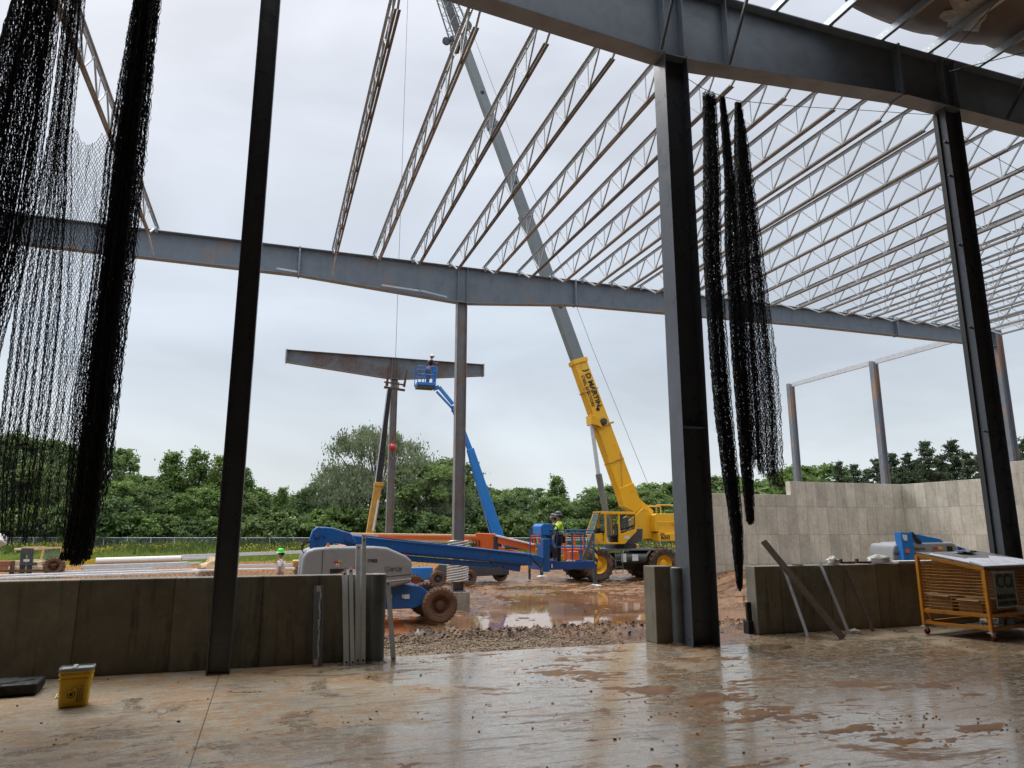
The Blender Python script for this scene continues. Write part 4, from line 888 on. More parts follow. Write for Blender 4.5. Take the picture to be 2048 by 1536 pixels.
wtext(t,'maker_lettering','Genie',.21,(3.38,20.244,.555),0,M['emboss'],bold=.006,sx=.95,ext=.008)
# boom with its knuckle
def f(m):
    pts=[(619,1096),(618,1080),(624,1062),(634,1053),(664,1055),(700,1066),(712,1085),(700,1092),(672,1086),(652,1090),(640,1100)]
    q=[at(a,b,y=21.3) for a,b in pts]; m.prism([(p.x,p.z) for p in q],21.08,21.52)
W(t,'boom_knuckle',M['blue'],f,.03,True)
W(t,'knuckle_pin',M['blue_dirty'],lambda m:[m.cyl(at(a,b,y=21.05),r,.06,'y',16) for a,b,r in((634,1070,.07),(648,1070,.035),(697,1076,.11),(626,1092,.10))])
W(t,'hydraulic_hose',M['black'],lambda m:[m.tube([at(622,1083,y=21.0+k*.06),at(609,1083+k*3,y=21.0),at(603,1093+k*2,y=20.98),at(606,1104,y=21.0),at(616,1110,y=21.0)],.013,6) for k in range(3)],0,True)
b0=at(694,1078,f=21.0); b1=at(1062,1116,f=23.4); bd=b1-b0
W(t,'boom_tube',M['blue'],lambda m:(m.bar(b0-Vector((0,0,.07)),b1-Vector((0,0,.05)),.28,.44,h2=.38)),.06,True)
W(t,'boom_side_rail',M['blue_dirty'],lambda m:(m.bar(b0+Vector((.4,-.15,.10)),b0+bd*.97+Vector((0,-.15,.09)),.02,.03),m.bar(b0+Vector((0,-.15,-.20)),b0+bd*.97+Vector((0,-.15,-.17)),.03,.05)))
W(t,'lower_boom',M['blue'],lambda m:(m.bar(b0+Vector((-.3,-.0,-.38)),b0+bd*.80+Vector((0,0,-.34)),.20,.16)),.03,True)
W(t,'boom_bracket',M['blue_dirty'],lambda m:(m.bar(b0+bd*.76+Vector((0,0,-.2)),b1+Vector((0,0,-.1)),.24,.34,h2=.26),m.bar(b0+bd*.83+Vector((0,0,-.33)),b0+bd*.93+Vector((0,0,-.36)),.22,.2)),.03,True)
def f(m):
    for k in range(26): 
        p=b0+bd*(.02+.03*k)+Vector((0,-.105,-.37)); m.cyl(p,.016,.02,'y',6)
W(t,'bolt_row',M['grey_dark'],f)
W(t,'basket_link',M['blue'],lambda m:(m.bar(b1,at(1083,1122,f=23.6),.22,.26),m.box(at(1090,1110,f=23.7),(.24,.3,1.05)),),.03)
W(t,'hose_loop',M['black'],lambda m:[m.tube([at(1060,1108+k,f=23.2),at(1070,1122+k*2,f=23.1),at(1080,1133+k,f=23.1),at(1090,1128,f=23.2),at(1092,1100,f=23.3)],.012,6) for k in range(3)],0,True)
# basket
B0,B1=at(1083,1125,f=23.7),at(1189,1127,f=24.5); zf=.47
def bk(lat,dep,z):  # lat metres along the basket, dep metres back
    u=Vector((B1.x-B0.x,B1.y-B0.y,0)).normalized(); v=Vector((-u.y,u.x,0)); return Vector((B0.x,B0.y,0))+u*lat+v*dep+Vector((0,0,z))
Lbk=(Vector((B1.x,B1.y,0))-Vector((B0.x,B0.y,0))).length; u_=(bk(1,0,0)-bk(0,0,0)); v_=(bk(0,1,0)-bk(0,0,0))
def f(m):
    m.bar(bk(0,0,zf-.02),bk(Lbk,0,zf-.02),.04,.26); m.bar(bk(0,.9,zf-.02),bk(Lbk,.9,zf-.02),.04,.26); m.bar(bk(Lbk,0,zf-.02),bk(Lbk,.9,zf-.02),.04,.26); m.bar(bk(0,0,zf-.02),bk(0,.9,zf-.02),.04,.26)
    m.bar(bk(0,.45,zf-.05),bk(Lbk,.45,zf-.05),.88,.04); 
W(t,'basket_floor',M['blue_dirty'],f,.01)
def f(m):
    for z in(1.60,1.50,1.05):
        m.tube([bk(.35 if z<1.6 else .3,0,z),bk(Lbk,0,z-.02),bk(Lbk,.9,z-.02),bk(.3,.9,z)],.021,8)
    for a in(.56,1.15,1.62): m.tube([bk(a,0,zf),bk(a,0,1.6)],.019,8); m.tube([bk(a,.9,zf),bk(a,.9,1.6)],.019,8)
    m.tube([bk(.02,0,zf),bk(.02,0,1.65)],.022,8); m.tube([bk(Lbk,.0,zf),bk(Lbk,0,1.58)],.022,8); m.tube([bk(Lbk,.9,zf),bk(Lbk,.9,1.58)],.022,8); m.tube([bk(.02,.9,zf),bk(.02,.9,1.65)],.022,8)
W(t,'basket_rail',M['blue'],f,0,True)
def f(m):
    a=bk(.02,.1,0); m.prism([(0,0)]*0 or [(bk(.02,.1,0).x,1.42),(bk(.02,.1,0).x,1.72),(bk(.1,.1,0).x,1.80),(bk(.38,.1,0).x,1.80),(bk(.47,.1,0).x,1.66),(bk(.47,.1,0).x,1.42)],a.y-.05,a.y+.75)
W(t,'control_box',M['blue_light'],f,.02)
W(t,'control_stand',M['blue'],lambda m:(m.box(bk(.36,.35,1.05),(.22,.5,.75)),m.box(bk(.12,.3,.85),(.12,.4,.6))),.02)
W(t,'control_hose',M['black'],lambda m:(m.tube([bk(.5,-.02,1.75),bk(.58,-.03,1.68),bk(.62,-.03,1.35),bk(.55,-.03,1.1)],.02,6),m.box(bk(.2,-.05,1.0),(.35,.12,.22)),m.box(bk(.45,-.05,.85),(.2,.1,.3))),0,True)
W(t,'yellow_box',M['yellow'],lambda m:m.box(bk(.12,-.09,.80),(.16,.1,.15)),.02)
W(t,'panel_label',M['white'],lambda m:m.box(bk(.36,-.03,zf-.02),(.05,.02,.12)))
# loose things riding in that basket
m=MB(); p=bk(.8,.25,zf-.01); m.lathe([(.001,0),(.12,0),(.135,.27),(.145,.27),(.145,.30),(.12,.30),(.10,.28),(.001,.28)],p,'z',20); tag(m.build('bucket',M['bucket'],smooth=True),'small yellow bucket on the floor of the blue basket','bucket')
m=MB(); p=bk(1.25,.3,zf+.06); m.tube([p+Vector((-.2,0,0)),p+Vector((-.1,0,.03)),p+Vector((.12,0,.02)),p+Vector((.2,0,-.01))],[.03,.06,.055,.02],8); tag(m.build('rope_sack',M['tarp'],smooth=True),'tan rope sack lying on the floor of the blue basket','sack')
m=MB(); a=at(1166,1120,f=23.9); b=at(1187,1068,f=23.9); m.bar(a,b,.03,.13,up=(1,0,0)); m.bar(a+Vector((.05,0,.0)),b+Vector((.05,0,0)),.09,.02,up=(1,0,0)); tag(m.build('steel_channel',M['grey_paint']),'grey steel channel leaning at the right end of the blue basket','channel')
# ================================================================ raised blue lift in the far yard
t=thing('boom_lift','raised blue boom lift far behind the collared column, basket up at the rafter piece','boom lift',(9.9,35.8,-.95))
w1,w2=Vector((7.55,33.6,0)),Vector((11.86,36.6,0)); 
for p,o_ in((at(875,1160,f=33.2),-1),(at(1000,1145,f=37.0),-1),(at(937,1148,f=34.2),-1),(at(884,1143,f=38),1)): wheel(t,rel(t,(p.x,p.y,-.58)),.37 if o_<0 else .42,.3,M['tyre_mud'],M['grey_dark'],lugs=18,rimr=.5,out=o_,lug=.03)
W(t,'chassis',M['grey_dark'],lambda m:(m.bar((8.4,34.8,-.35),(11.5,35.8,-.35),1.5,.55)),.03)
W(t,'chassis_arm',M['blue_light'],lambda m:m.box(at(842,1147,f=33.4),(1.0,.5,.55)),.03)
W(t,'chassis_arm',M['blue_light'],lambda m:m.box(at(893,1141,f=36.5),(.35,.4,.7)),.03)
W(t,'turret',M['hood'],lambda m:(m.bar((9.2,35.1,.10),(11.6,35.9,.10),1.4,.42),m.prism([(10.6,.25),(10.9,.9),(11.3,.95),(11.8,.3)],35.1,35.9)),.05,True)
q=[at(a,b,y=35.6) for a,b in((983,1076),(1010,1076),(1020,1082),(1010,1096),(992,1100),(1006,1108),(1014,1110))]
e0,e1=at(996,1080,y=35.55),at(906,812,y=36.2)
W(t,'riser',M['blue_light'],lambda m:m.bar(at(1003,1108,y=35.5),at(990,1074,y=35.5),.45,.62,up=(1,0,0)),.03)
W(t,'boom_lower',M['blue_light'],lambda m:m.bar(at(997,1082,y=35.55),at(940,898,y=35.95),.42,.62,up=(1,0,0),w2=.3,h2=.36),.03)
W(t,'boom_upper',M['blue_light'],lambda m:m.bar(at(941,902,y=35.95),e1,.26,.24,up=(1,0,0)),.02)
W(t,'boom_jib',M['blue_light'],lambda m:(m.bar(e1+Vector((0,0,.1)),at(878,774,y=36.35),.14,.16,up=(1,0,0)),m.bar(e1+Vector((-.05,0,-.12)),at(873,783,y=36.35),.1,.10,up=(1,0,0)),m.bar(at(878,774,y=36.35),at(866,778,y=36.4),.2,.2)),.01)
W(t,'hydraulic_hose',M['black'],lambda m:(m.tube([at(905,812,y=35.9),at(903,822,y=35.85),at(908,828,y=35.8)],.02,5),m.tube([at(974,1040,y=35.2),at(990,1090,y=35.2)],.02,5)))
s0=at(832,770,y=36.6); s1=at(868,770,y=36.6); xa,xb=s0.x,s1.x; z0=at(850,772,y=36.6).z; ya=36.2
W(t,'basket_floor',M['blue_light'],lambda m:(m.box(((xa+xb)/2,36.6,z0+.05),(xb-xa,.8,.16))),.01)
W(t,'basket_underside',M['grey_dark'],lambda m:m.box(((xa+xb)/2,36.6,z0-.10),(xb-xa-.05,.75,.1)))
def f(m):
    for yy in(ya,37.0):
        for z in(z0+.55,z0+.98): m.tube([(xa,yy,z),(xb,yy,z)],.022,6)
        for x in(xa,(xa+xb)/2-.12,xb): m.tube([(x,yy,z0),(x,yy,z0+1.0)],.022,6)
    for z in(z0+.55,z0+.98): m.tube([(xa,ya,z),(xa,37.0,z)],.02,6); m.tube([(xb,ya,z),(xb,37.0,z)],.02,6)
W(t,'basket_rail',M['blue_light'],f)
W(t,'control_box',M['blue_light'],lambda m:(m.box((xb-.02,36.45,z0+.8),(.22,.4,.4)),m.box((xb-.05,36.4,z0+.45),(.14,.3,.5))),.02)
up_bx=(xa,xb,z0)
# ================================================================ orange boom lift behind the blue one
t=thing('boom_lift','orange boom lift with a cream boom lying flat behind the blue lift','boom lift',(4.5,27.0,-.95))
p=at(745,1140,f=28); 
W(t,'chassis',M['orange'],lambda m:m.box((p.x,p.y,-.35),(3.0,1.6,.45)),.03)
for dx in(-1.4,1.4):
    for dy in(-1,1): wheel(t,rel(t,(p.x+dx,p.y+dy,-.50)),.45,.35,M['tyre_mud'],M['orange'],lugs=20,out=dy)
W(t,'turret',M['orange'],lambda m:(m.box((p.x,p.y-.6,.35),(2.6,.6,.85)),m.box((p.x,p.y+.6,.35),(2.6,.6,.85)),m.cyl((p.x,p.y,0),.6,.3,'z',20)),.05)
o0,o1=at(700,1074,f=28),at(955,1078,f=27.2)
W(t,'boom_tube',M['cream'],lambda m:m.bar(o0,o1,.32,.32),.02)
W(t,'boom_stripe',M['orange'],lambda m:m.bar(o0.lerp(o1,.24)+Vector((0,0,.03)),o1+Vector((0,0,.03)),.36,.12))
W(t,'boom_lift_post',M['orange'],lambda m:m.bar((p.x-1.3,p.y,.5),o0,.35,.4))
W(t,'knuckle',M['orange'],lambda m:(m.bar(at(952,1082,f=27.1),at(990,1084,f=27),.3,.6),m.box(at(990,1092,f=27),(.25,.3,.5))),.03)
W(t,'cable_reel',M['black'],lambda m:[m.lathe([(.12,-.02),(.16,0),(.12,.02)],at(945+6*k,1086,f=27),'x',14) for k in range(3)])
W(t,'pivot_casting',M['grey_dark'],lambda m:m.box(at(994,1088,f=26.9),(.3,.25,.6)),.02)
W(t,'upper_link',M['orange'],lambda m:m.bar(at(990,1077,f=26.9),at(1070,1096,f=26.4),.16,.28),.01)
W(t,'link_cover',M['white'],lambda m:m.bar(at(992,1071,f=26.8),at(1068,1089,f=26.3),.1,.05))
W(t,'lower_link',M['orange'],lambda m:m.bar(at(992,1096,f=26.9),at(1075,1118,f=26.4),.16,.18),.01)
W(t,'link_cylinder',M['grey_dark'],lambda m:(m.tube([at(1010,1094,f=26.7),at(1032,1096,f=26.6)],.06,10),m.tube([at(1032,1096,f=26.6),at(1050,1098,f=26.5)],.03,8)))
ob0,ob1=at(1078,1122,f=26.6),at(1168,1126,f=27.2)
def f(m):
    uu=(ob1-ob0); uu.z=0; L_=uu.length; uu.normalize(); vv=Vector((-uu.y,uu.x,0)); 
    def q(a,b,z): return Vector((ob0.x,ob0.y,z))+uu*a+vv*b
    m.bar(q(0,.4,.38),q(L_,.4,.38),.8,.06)
    for z in(.9,1.38,1.62 if False else 1.38): m.tube([q(0,0,z),q(L_,0,z),q(L_,.8,z),q(0,.8,z),q(0,0,z)],.026,6)
    for a in(0,.12,.45,L_-.75,L_-.45,L_): m.tube([q(a,0,.38),q(a,0,1.4 if a>.2 else 1.46)],.03,6); m.tube([q(a,.8,.38),q(a,.8,1.4)],.03,6)
    m.box(q(.55,.3,1.72),(.9,.12,.1))
W(t,'basket',M['orange'],f)
W(t,'console',M['orange'],lambda m:m.box(at(1146,1112,f=26.7),(.35,.3,.35)),.03)
# ================================================================ telehandler behind the lifts, forks round the rusty column
t=thing('telehandler','old yellow telehandler whose black boom holds forks up at the rusty column','telehandler',(3.6,36.9,-.95))
a0=at(733,1110,y=37.1); a1=at(757,965,y=37.15); a2=at(779,778,y=37.25)
W(t,'boom_base_section',M['yellow_dark'],lambda m:(m.bar(a0,a1,.36,.42,up=(1,0,0),w2=.34,h2=.36),m.bar(a1+Vector((0,0,-.2)),a1,.42,.46,up=(1,0,0))),.02)
W(t,'boom_inner_section',M['black'],lambda m:m.bar(a1,a2,.28,.32,up=(1,0,0),w2=.24,h2=.20),.01)
W(t,'boom_edge',M['galv_matte'],lambda m:m.bar(a1+Vector((-.19,-.15,0)),a2+Vector((-.13,-.14,0)),.02,.05,up=(1,0,0)))
W(t,'tilt_cylinder',M['galv_matte'],lambda m:m.tube([at(746,1062,y=36.8),at(757,1000,y=36.85)],.05,8))
def f(m):
    zc=a2.z+.10; x0,x1=at(769,772,y=37.2).x,at(811,772,y=37.2).x
    m.bar((x0,37.35,zc),(x1,37.35,zc-.1),.08,.12); m.bar((x0,37.35,zc+.28),(x1-.1,37.35,zc+.2),.06,.08)
    for x in(x0+.1,x0+.5,x1-.35): m.bar((x,37.35,zc-.05),(x,37.35,zc+.33),.05,.05)
W(t,'fork_carriage',M['brown_rust'],f)
for px0,px1,py0,py1 in((774,777,772,733),(808,814,774,740)):
    W(t,'fork',M['brown_rust'],lambda m:m.bar(at(px0,py0,y=37.25),at(px1,py1,y=37.2),.05,.14,up=(1,0,0),w2=.03,h2=.06))
W(t,'chassis',M['yellow_dark'],lambda m:(m.box((3.4,37.2,-.15),(4.2,1.3,.6)),m.box((3.1,37.7,.4),(1.6,.7,.7))),.04)
W(t,'cab',M['yellow_dark'],lambda m:[m.box(c,s) for c,s in (((4.2,36.7,.95),(1.1,.8,.06)),((3.7,36.35,.5),(.06,.06,.9)),((4.7,36.35,.5),(.06,.06,.9)),((3.7,37.05,.5),(.06,.06,.9)),((4.7,37.05,.5),(.06,.06,.9)))])
for x in(1.9,4.9):
    for s in(-1,1): wheel(t,rel(t,(x,37.2+s*.95,-.4)),.55,.4,M['tyre_mud'],M['yellow_dark'],lugs=20,out=s)
# ================================================================ lift behind the right wall
t=thing('boom_lift','blue and grey boom lift standing beyond the right wall, hood tops showing','boom lift',(20.6,18.6,-.95))
FL=24.
def G(px,py,d=0): return at(px,py,f=FL+d)
def panel(name,pts,d0,d1,mat,bev=.06):
    k=len(pts); vs=[G(a,b,d0) for a,b in pts]+[G(a,b,d0)+Vector((FX,FY,0))*(d1-d0) for a,b in pts]
    m=MB(); m.add(vs,[tuple(range(k))[::-1],tuple(range(k,2*k))]+[(i,(i+1)%k,k+(i+1)%k,k+i) for i in range(k)]); return m.build(name,mat,t,world=True,bev=bev,seg=3,smooth=True)
panel('hood',[(1787,1150),(1786,1100),(1788,1091),(1794,1088),(1830,1087),(1836,1150)],.0,1.6,M['hood'])
panel('hood',[(1820,1150),(1819,1088),(1828,1086),(1853,1085),(1905,1084),(1912,1088),(1917,1098),(1918,1150)],-.25,1.8,M['hood'])
panel('riser_plate',[(1801,1064),(1824,1066),(1829,1100),(1826,1150),(1812,1150)],-.3,.1,M['blue_light'],.01)
panel('riser_arm',[(1822,1066),(1880,1078),(1890,1086),(1836,1086)],-.2,.5,M['blue_light'],.01)
panel('riser_hose',[(1820,1064),(1826,1064),(1845,1086),(1836,1087)],-.27,-.2,M['black'],.005)
panel('engine_panel',[(1894,1092),(1905,1093),(1907,1112),(1896,1112)],-.27,-.24,M['black'],.003)
panel('boom_tube',[(1915,1092),(1960,1108),(1955,1120),(1915,1108)],.4,.8,M['blue'],.01)
panel('safety_label',[(1811,1098),(1819,1098),(1820,1106),(1812,1106)],-.315,-.30,M['orange'],.001)
panel('safety_label',[(1866,1094),(1876,1094),(1876,1099),(1866,1099)],-.262,-.25,M['label_red'],.001)
panel('safety_label',[(1876,1094),(1886,1094),(1886,1099),(1876,1099)],-.262,-.25,M['label_yel'],.001)
panel('white_label',[(1805,1069),(1814,1070),(1815,1081),(1809,1081),(1806,1076)],-.315,-.30,M['white'],.001)
panel('beacon',[(1799,1083),(1806,1083),(1807,1088),(1798,1088)],.2,.28,M['amber'],.01); panel('beacon',[(1844,1081),(1850,1081),(1851,1085),(1843,1085)],.2,.28,M['amber'],.01)
rz=-YAW
def ltext(s,size,px,py,d,nm):
    return text(nm,s,size,G(px,py,d)-t.location,(R(90),0,rz),M['ink'],t,ext=.003)
ltext('1S26376',.12,1838,1098,-.262,'unit_number'); ltext('Genie',.17,1838,1110,-.262,'maker_lettering'); ltext('Genie',.17,1875,1107,-.262,'maker_lettering'); ltext('Genie',.14,1798,1107,-.012,'maker_lettering')
q=G(1850,1150,.8)
W(t,'chassis',M['blue'],lambda m:(m.box((q.x,q.y,-.35),(2.2,2.0,.5)),m.cyl((q.x,q.y,0),.7,.3,'z',20)),.03)
for dx in(-1,1):
    for dy in(-1,1): wheel(t,rel(t,(q.x+dx*1.15,q.y+dy*1.0,-.5)),.45,.35,M['tyre_mud'],M['grey_dark'],lugs=20,out=dy)
# ================================================================ cream forklift at the far left
t=thing('forklift','old cream rough-terrain forklift under the net fringe at far left','forklift',(-11.6,44.5,-.95))
def K(px,py,d=0): return at(px,py,f=40+d)
W(t,'body',M['beige'],lambda m:(m.bar(K(28,1142),K(105,1140),1.0,.5),m.bar(K(40,1128),K(75,1126),.9,.4),m.bar(K(78,1127),K(92,1127),.9,.3)),.03)
def f(m):
    for d in(0,1.2):
        for a,b,c,e in((80,1128,88,1095),(88,1096,124,1095),(124,1096,119,1151),(45,1122,47,1094),(47,1095,88,1094)): m.bar(K(a,b,d),K(c,e,d),.09,.09)
    m.bar(K(47,1095,0),K(47,1095,1.2),.08,.08); m.bar(K(124,1096),K(124,1096,1.2),.08,.08); m.bar(K(88,1096),K(88,1096,1.2),.08,.08)
W(t,'cab_frame',M['cream'],f)
W(t,'windscreen',M['glass'],lambda m:m.bar(K(88,1114),K(119,1114),.01,1.0))
W(t,'roof',M['beige'],lambda m:m.bar(K(44,1098,.6),K(92,1097,.6),1.3,.12),.02)
W(t,'mast',M['grey_dark'],lambda m:(m.bar(K(44,1152,-.5),K(47,1100,-.5),.1,.25,up=(1,0,0)),m.bar(K(58,1152,-.5),K(62,1100,-.5),.1,.25,up=(1,0,0)),m.bar(K(43,1103,-.5),K(66,1103,-.5),.1,.35),m.bar(K(40,1128,-.6),K(73,1128,-.6),.1,.14)))
W(t,'number_plate',M['galv_matte'],lambda m:m.box(K(53,1121,-.7),(.28,.03,.12)))
W(t,'cross_beam',M['brown_rust'],lambda m:(m.bar(K(0,1142,-.7),K(98,1141,-.7),.1,.12),m.bar(K(22,1152,-.6),K(26,1122,-.6),.12,.18,up=(1,0,0))))
c=K(108,1140,-.2); wheel(t,rel(t,(c.x,c.y,-.35)),.5,.55,M['tyre_mud'],M['brown_rust'],lugs=18); c=K(60,1142,1.4); wheel(t,rel(t,(c.x,c.y,-.45)),.45,.3,M['tyre_mud'],M['brown_rust'],lugs=18)
W(t,'fender',M['brown_rust'],lambda m:m.bar(K(90,1130,-.2),K(118,1129,-.2),.5,.15),.03)
def f(m):
    c=K(102,1122,.3); m.lathe([(.22,-.02),(.25,0),(.22,.02)],(c.x,c.y,c.z),'y',16)
W(t,'steering_wheel',M['black'],f)
# orange-brown brick pallet and pale hood at the image edge
m=MB(); a=K(8,1132,.5); m.box(a,(1.0,.8,.55)); o=m.build('brick_stack',concrete('stacked_brick',(.3,.12,.07),(.38,.17,.1),.22,0,.3,.2,.08),bev=.01); tag(o,'stack of red-brown bricks at the left edge behind the wall','bricks')
m=MB(); c=at(-6,1080,f=33); rg=random.Random(2); m.sphere((0,0,0),1,14,(.42,.4,.34)); m.v=[(v[0]+c.x+.08*mn.noise(Vector(v)*3),v[1]+c.y,v[2]+c.z+.22*mn.noise(Vector(v)*3.5)) for v in m.v]; o=m.build('canvas_hood',M['plastic'],smooth=True); tag(o,'crumpled pale canvas hood entering at the left edge','canvas')
m=MB(); m.cyl((c.x,c.y,(c.z-1.2)/2-.1),.05,c.z+.7,'z',8); o2=m.build('pole',M['grey_dark'],o,world=True)
# ================================================================ people
def skin(verts,edges,radii,mat,name,parent,sub=2,extra=None):
    me=bpy.data.meshes.new(name+'_cage'); me.from_pydata(verts,edges,[]); o=bpy.data.objects.new(name+'_cage',me); C.objects.link(o)
    s=o.modifiers.new('skin','SKIN'); s.use_smooth_shade=True; su=o.modifiers.new('sub','SUBSURF'); su.levels=sub; su.render_levels=sub
    if not me.skin_vertices: 
        bpy.context.view_layer.objects.active=o; 
    lay=me.skin_vertices[0].data
    for i,r in enumerate(radii): lay[i].radius=(r,r) if not isinstance(r,tuple) else r
    lay[0].use_root=True
    dg=bpy.context.evaluated_depsgraph_get(); ev=o.evaluated_get(dg); m2=bpy.data.meshes.new_from_object(ev); m2.name=name
    C.objects.unlink(o); bpy.data.objects.remove(o)
    if extra:
        import bmesh
        b=bmesh.new(); b.from_mesh(m2)
        for mb in extra:
            vs=[b.verts.new(v) for v in mb.v]
            for f_ in mb.f:
                try: b.faces.new([vs[i] for i in f_])
                except ValueError: pass
        b.to_mesh(m2); b.free()
    m2.materials.clear(); m2.materials.append(mat)
    m2.polygons.foreach_set('use_smooth',[True]*len(m2.polygons))
    r=bpy.data.objects.new(name,m2); C.objects.link(r)
    if parent: r.parent=parent
    return r
def person(label,loc,rz,arms,shirt,trouser,hat,group=None,lean=0,belt=None,boots='brown_rust',sleeve=.55,h=1.0,hatform='full'):
    """stands facing +X; arms: {'L':(elbow,wrist),'R':...} local metres"""
    sx=lambda z:lean*(z-.95)
    J=lambda x,y,z:(x+sx(max(z,.95)),y,z)
    V=[J(0,0,.97),J(-.01,0,1.12),J(0,0,1.28),J(-.01,0,1.42),J(0,0,1.50),J(.015,0,1.58),J(.03,0,1.66),J(.02,0,1.735)]
    Rr=[(.13,.155),(.105,.135),(.12,.155),(.10,.13),(.05,.05),(.07,.065),(.098,.08),(.06,.055)]
    E=[(i,i+1) for i in range(7)]
    V+=[J(.125,0,1.64)]; Rr+=[.014]; E+=[(6,8)]          # nose
    sh={}; 
    for s,k in((1,'L'),(-1,'R')):
        el,wr=arms[k]; b=len(V); S=J(0,s*.185,1.405)
        el=(el[0]+sx(1.2),el[1],el[2]); wr=(wr[0]+sx(1.2),wr[1],wr[2]); d=(Vector(wr)-Vector(el)).normalized(); ha=Vector(wr)+d*.075
        V+=[S,tuple(Vector(S).lerp(Vector(el),.5)),el,tuple(Vector(el).lerp(Vector(wr),.35)),wr,tuple(ha)]; Rr+=[.062,.052,.042,.042,.027,(.022,.036)]
        E+=[(3,b),(b,b+1),(b+1,b+2),(b+2,b+3),(b+3,b+4),(b+4,b+5)]
        sh[k]=(Vector(S),Vector(el),Vector(wr),ha,d)
    legs={}
    for s in(1,-1):
        b=len(V); a=[(0,s*.095,.90),(.015*s+.02,s*.105,.50),(-.01+.02*s,s*.11,.09),(.12+.02*s,s*.125,.04)]
        V+=a; Rr+=[.092,.06,.042,.034]; E+=[(0,b),(b,b+1),(b+1,b+2),(b+2,b+3)]; legs[s]=a
    fingers=[]
    for k in('L','R'):
        S,el,wr,ha,d=sh[k]; side=Vector((0,0,1)).cross(d); side=side.normalized() if side.length>.1 else Vector((0,1,0)); upv=side.cross(d)
        mb=MB(); q=1 if k=='L' else -1
        for i,(o_,ln) in enumerate(((-.030,.062),(-.010,.075),(.010,.078),(.029,.068))):
            p0=ha+side*o_*q+d*.01; p1=p0+d*ln*.5-upv*.012*(-1); p2=p0+d*ln*.85+upv*-.03*(-1)*(-1); mb.tube([p0,p1-upv*0,p1+d*ln*.35-upv*.02],[.009,.0085,.006],6)
        p0=ha-d*.05-side*.03*q; mb.tube([p0,p0-side*.028*q+d*.025,p0-side*.03*q+d*.055],[.011,.010,.007],6); fingers.append(mb)
    t=skin(V,E,Rr,M['skin'],'person',None,2,fingers); t.location=loc; t.rotation_euler=(0,0,rz); t.scale=(h,h,h); tag(t,label,'person',group)
    # face details
    mb=MB()
    for s in(-1,1): mb.sphere(J(.098,s*.032,1.665),.011,6)
    mb.build('eye',M['ink'],t,smooth=True)
    mb=MB(); mb.tube([J(.088,-.025,1.60),J(.098,0,1.597),J(.088,.025,1.60)],.006,5); mb.build('mouth',M['brown_rust'],t)
    for s in(-1,1):
        mb=MB(); mb.sphere(J(.01,s*.083,1.655),.022,6,(.7,.4,1.1)); mb.build('ear',M['skin'],t,smooth=True)
    mb=MB(); mb.sphere(J(-.02,0,1.675),.098,10,(.95,.86,1.0)); mb.build('hair',M['hair'],t,smooth=True)
    # shirt
    V2=[J(0,0,.99),J(-.01,0,1.12),J(0,0,1.28),J(-.01,0,1.415),J(0,0,1.47)]; R2=[(.145,.17),(.125,.155),(.14,.175),(.118,.15),(.07,.07)]; E2=[(0,1),(1,2),(2,3),(3,4)]
    for k in('L','R'):
        S,el,wr,ha,d=sh[k]; b=len(V2)
        if sleeve<1: pts=[S,S.lerp(el,.5),S.lerp(el,sleeve+.15)]; rr=[.078,.07,.066]
        else: pts=[S,S.lerp(el,.5),el,el.lerp(wr,.5),el.lerp(wr,.85)]; rr=[.078,.066,.058,.052,.042]
        V2+=[tuple(p) for p in pts]; R2+=rr; E2+=[(3,b)]+[(b+i,b+i+1) for i in range(len(pts)-1)]
    skin(V2,E2,R2,M[shirt],'shirt',t)
    V3=[(0,0,1.0),(0,0,.93)]; R3=[(.140,.165),(.135,.16)]; E3=[(0,1)]
    for s in(1,-1):
        b=len(V3); a=legs[s]; V3+=[a[0],tuple(Vector(a[0]).lerp(Vector(a[1]),.5)),a[1],tuple(Vector(a[1]).lerp(Vector(a[2]),.5)),a[2]]; R3+=[.105,.092,.078,.068,.062]; E3+=[(1,b)]+[(b+i,b+i+1) for i in range(4)]
    skin(V3,E3,R3,M[trouser],'trousers',t)
    for s in(1,-1):
        a=legs[s]; skin([(a[2][0],a[2][1],.16),(a[2][0],a[2][1],.06),(a[3][0]+.05,a[3][1],.045)],[(0,1),(1,2)],[.055,.052,(.045,.04)],M[boots],'boot',t,1)
    mb=MB(); c=J(.02,0,1.70); 
    prof=[(.165 if hatform=='full' else .15,0),(.155,.012),(.122,.022),(.118,.06),(.10,.105),(.065,.135),(.001,.145)]
    mb.lathe([(r,z) for r,z in prof],(c[0],c[1],c[2]),'z',22); mb.lathe([(.001,.002),(.165,.0)],(c[0],c[1],c[2]),'z',22)
    if hatform!='full': mb.box((c[0]+.13,0,c[2]+.01),(.09,.12,.012))
    mb.bar((c[0]-.11,0,c[2]+.08),(c[0]+.09,0,c[2]+.13),.02,.02)
    mb.build('hard_hat',M[hat],t,smooth=True)
    if belt:
        mb=MB(); mb.lathe([(.17,-.03),(.175,0),(.17,.03)],(0,0,1.0),'z',18)
        for v in range(len(mb.v)): p=mb.v[v]; mb.v[v]=(p[0]*.93,p[1]*1.05,p[2])
        for a in(.9,1.9,2.9,4.0,5.2): mb.box((.16*math.cos(a),.18*math.sin(a),.86),(.11,.12,.24),Matrix.Rotation(a,3,'Z'))
        mb.build('tool_belt',M['black'],t,bev=.015)
    return t
stand={'L':((-.02,.24,1.14),(.05,.25,.90)),'R':((-.02,-.24,1.14),(.04,-.25,.90))}
ctrl={'L':((.12,.24,1.16),(.36,.17,1.18)),'R':((.12,-.24,1.16),(.36,-.16,1.2))}
p=at(1119,1122,f=24.2); person('worker in lime yellow shirt and dark hard hat at the blue basket controls',(p.x,p.y,.46),R(180-18),ctrl,'lime','darkcloth','hat_dark',belt=1,sleeve=1.0,h=.955)
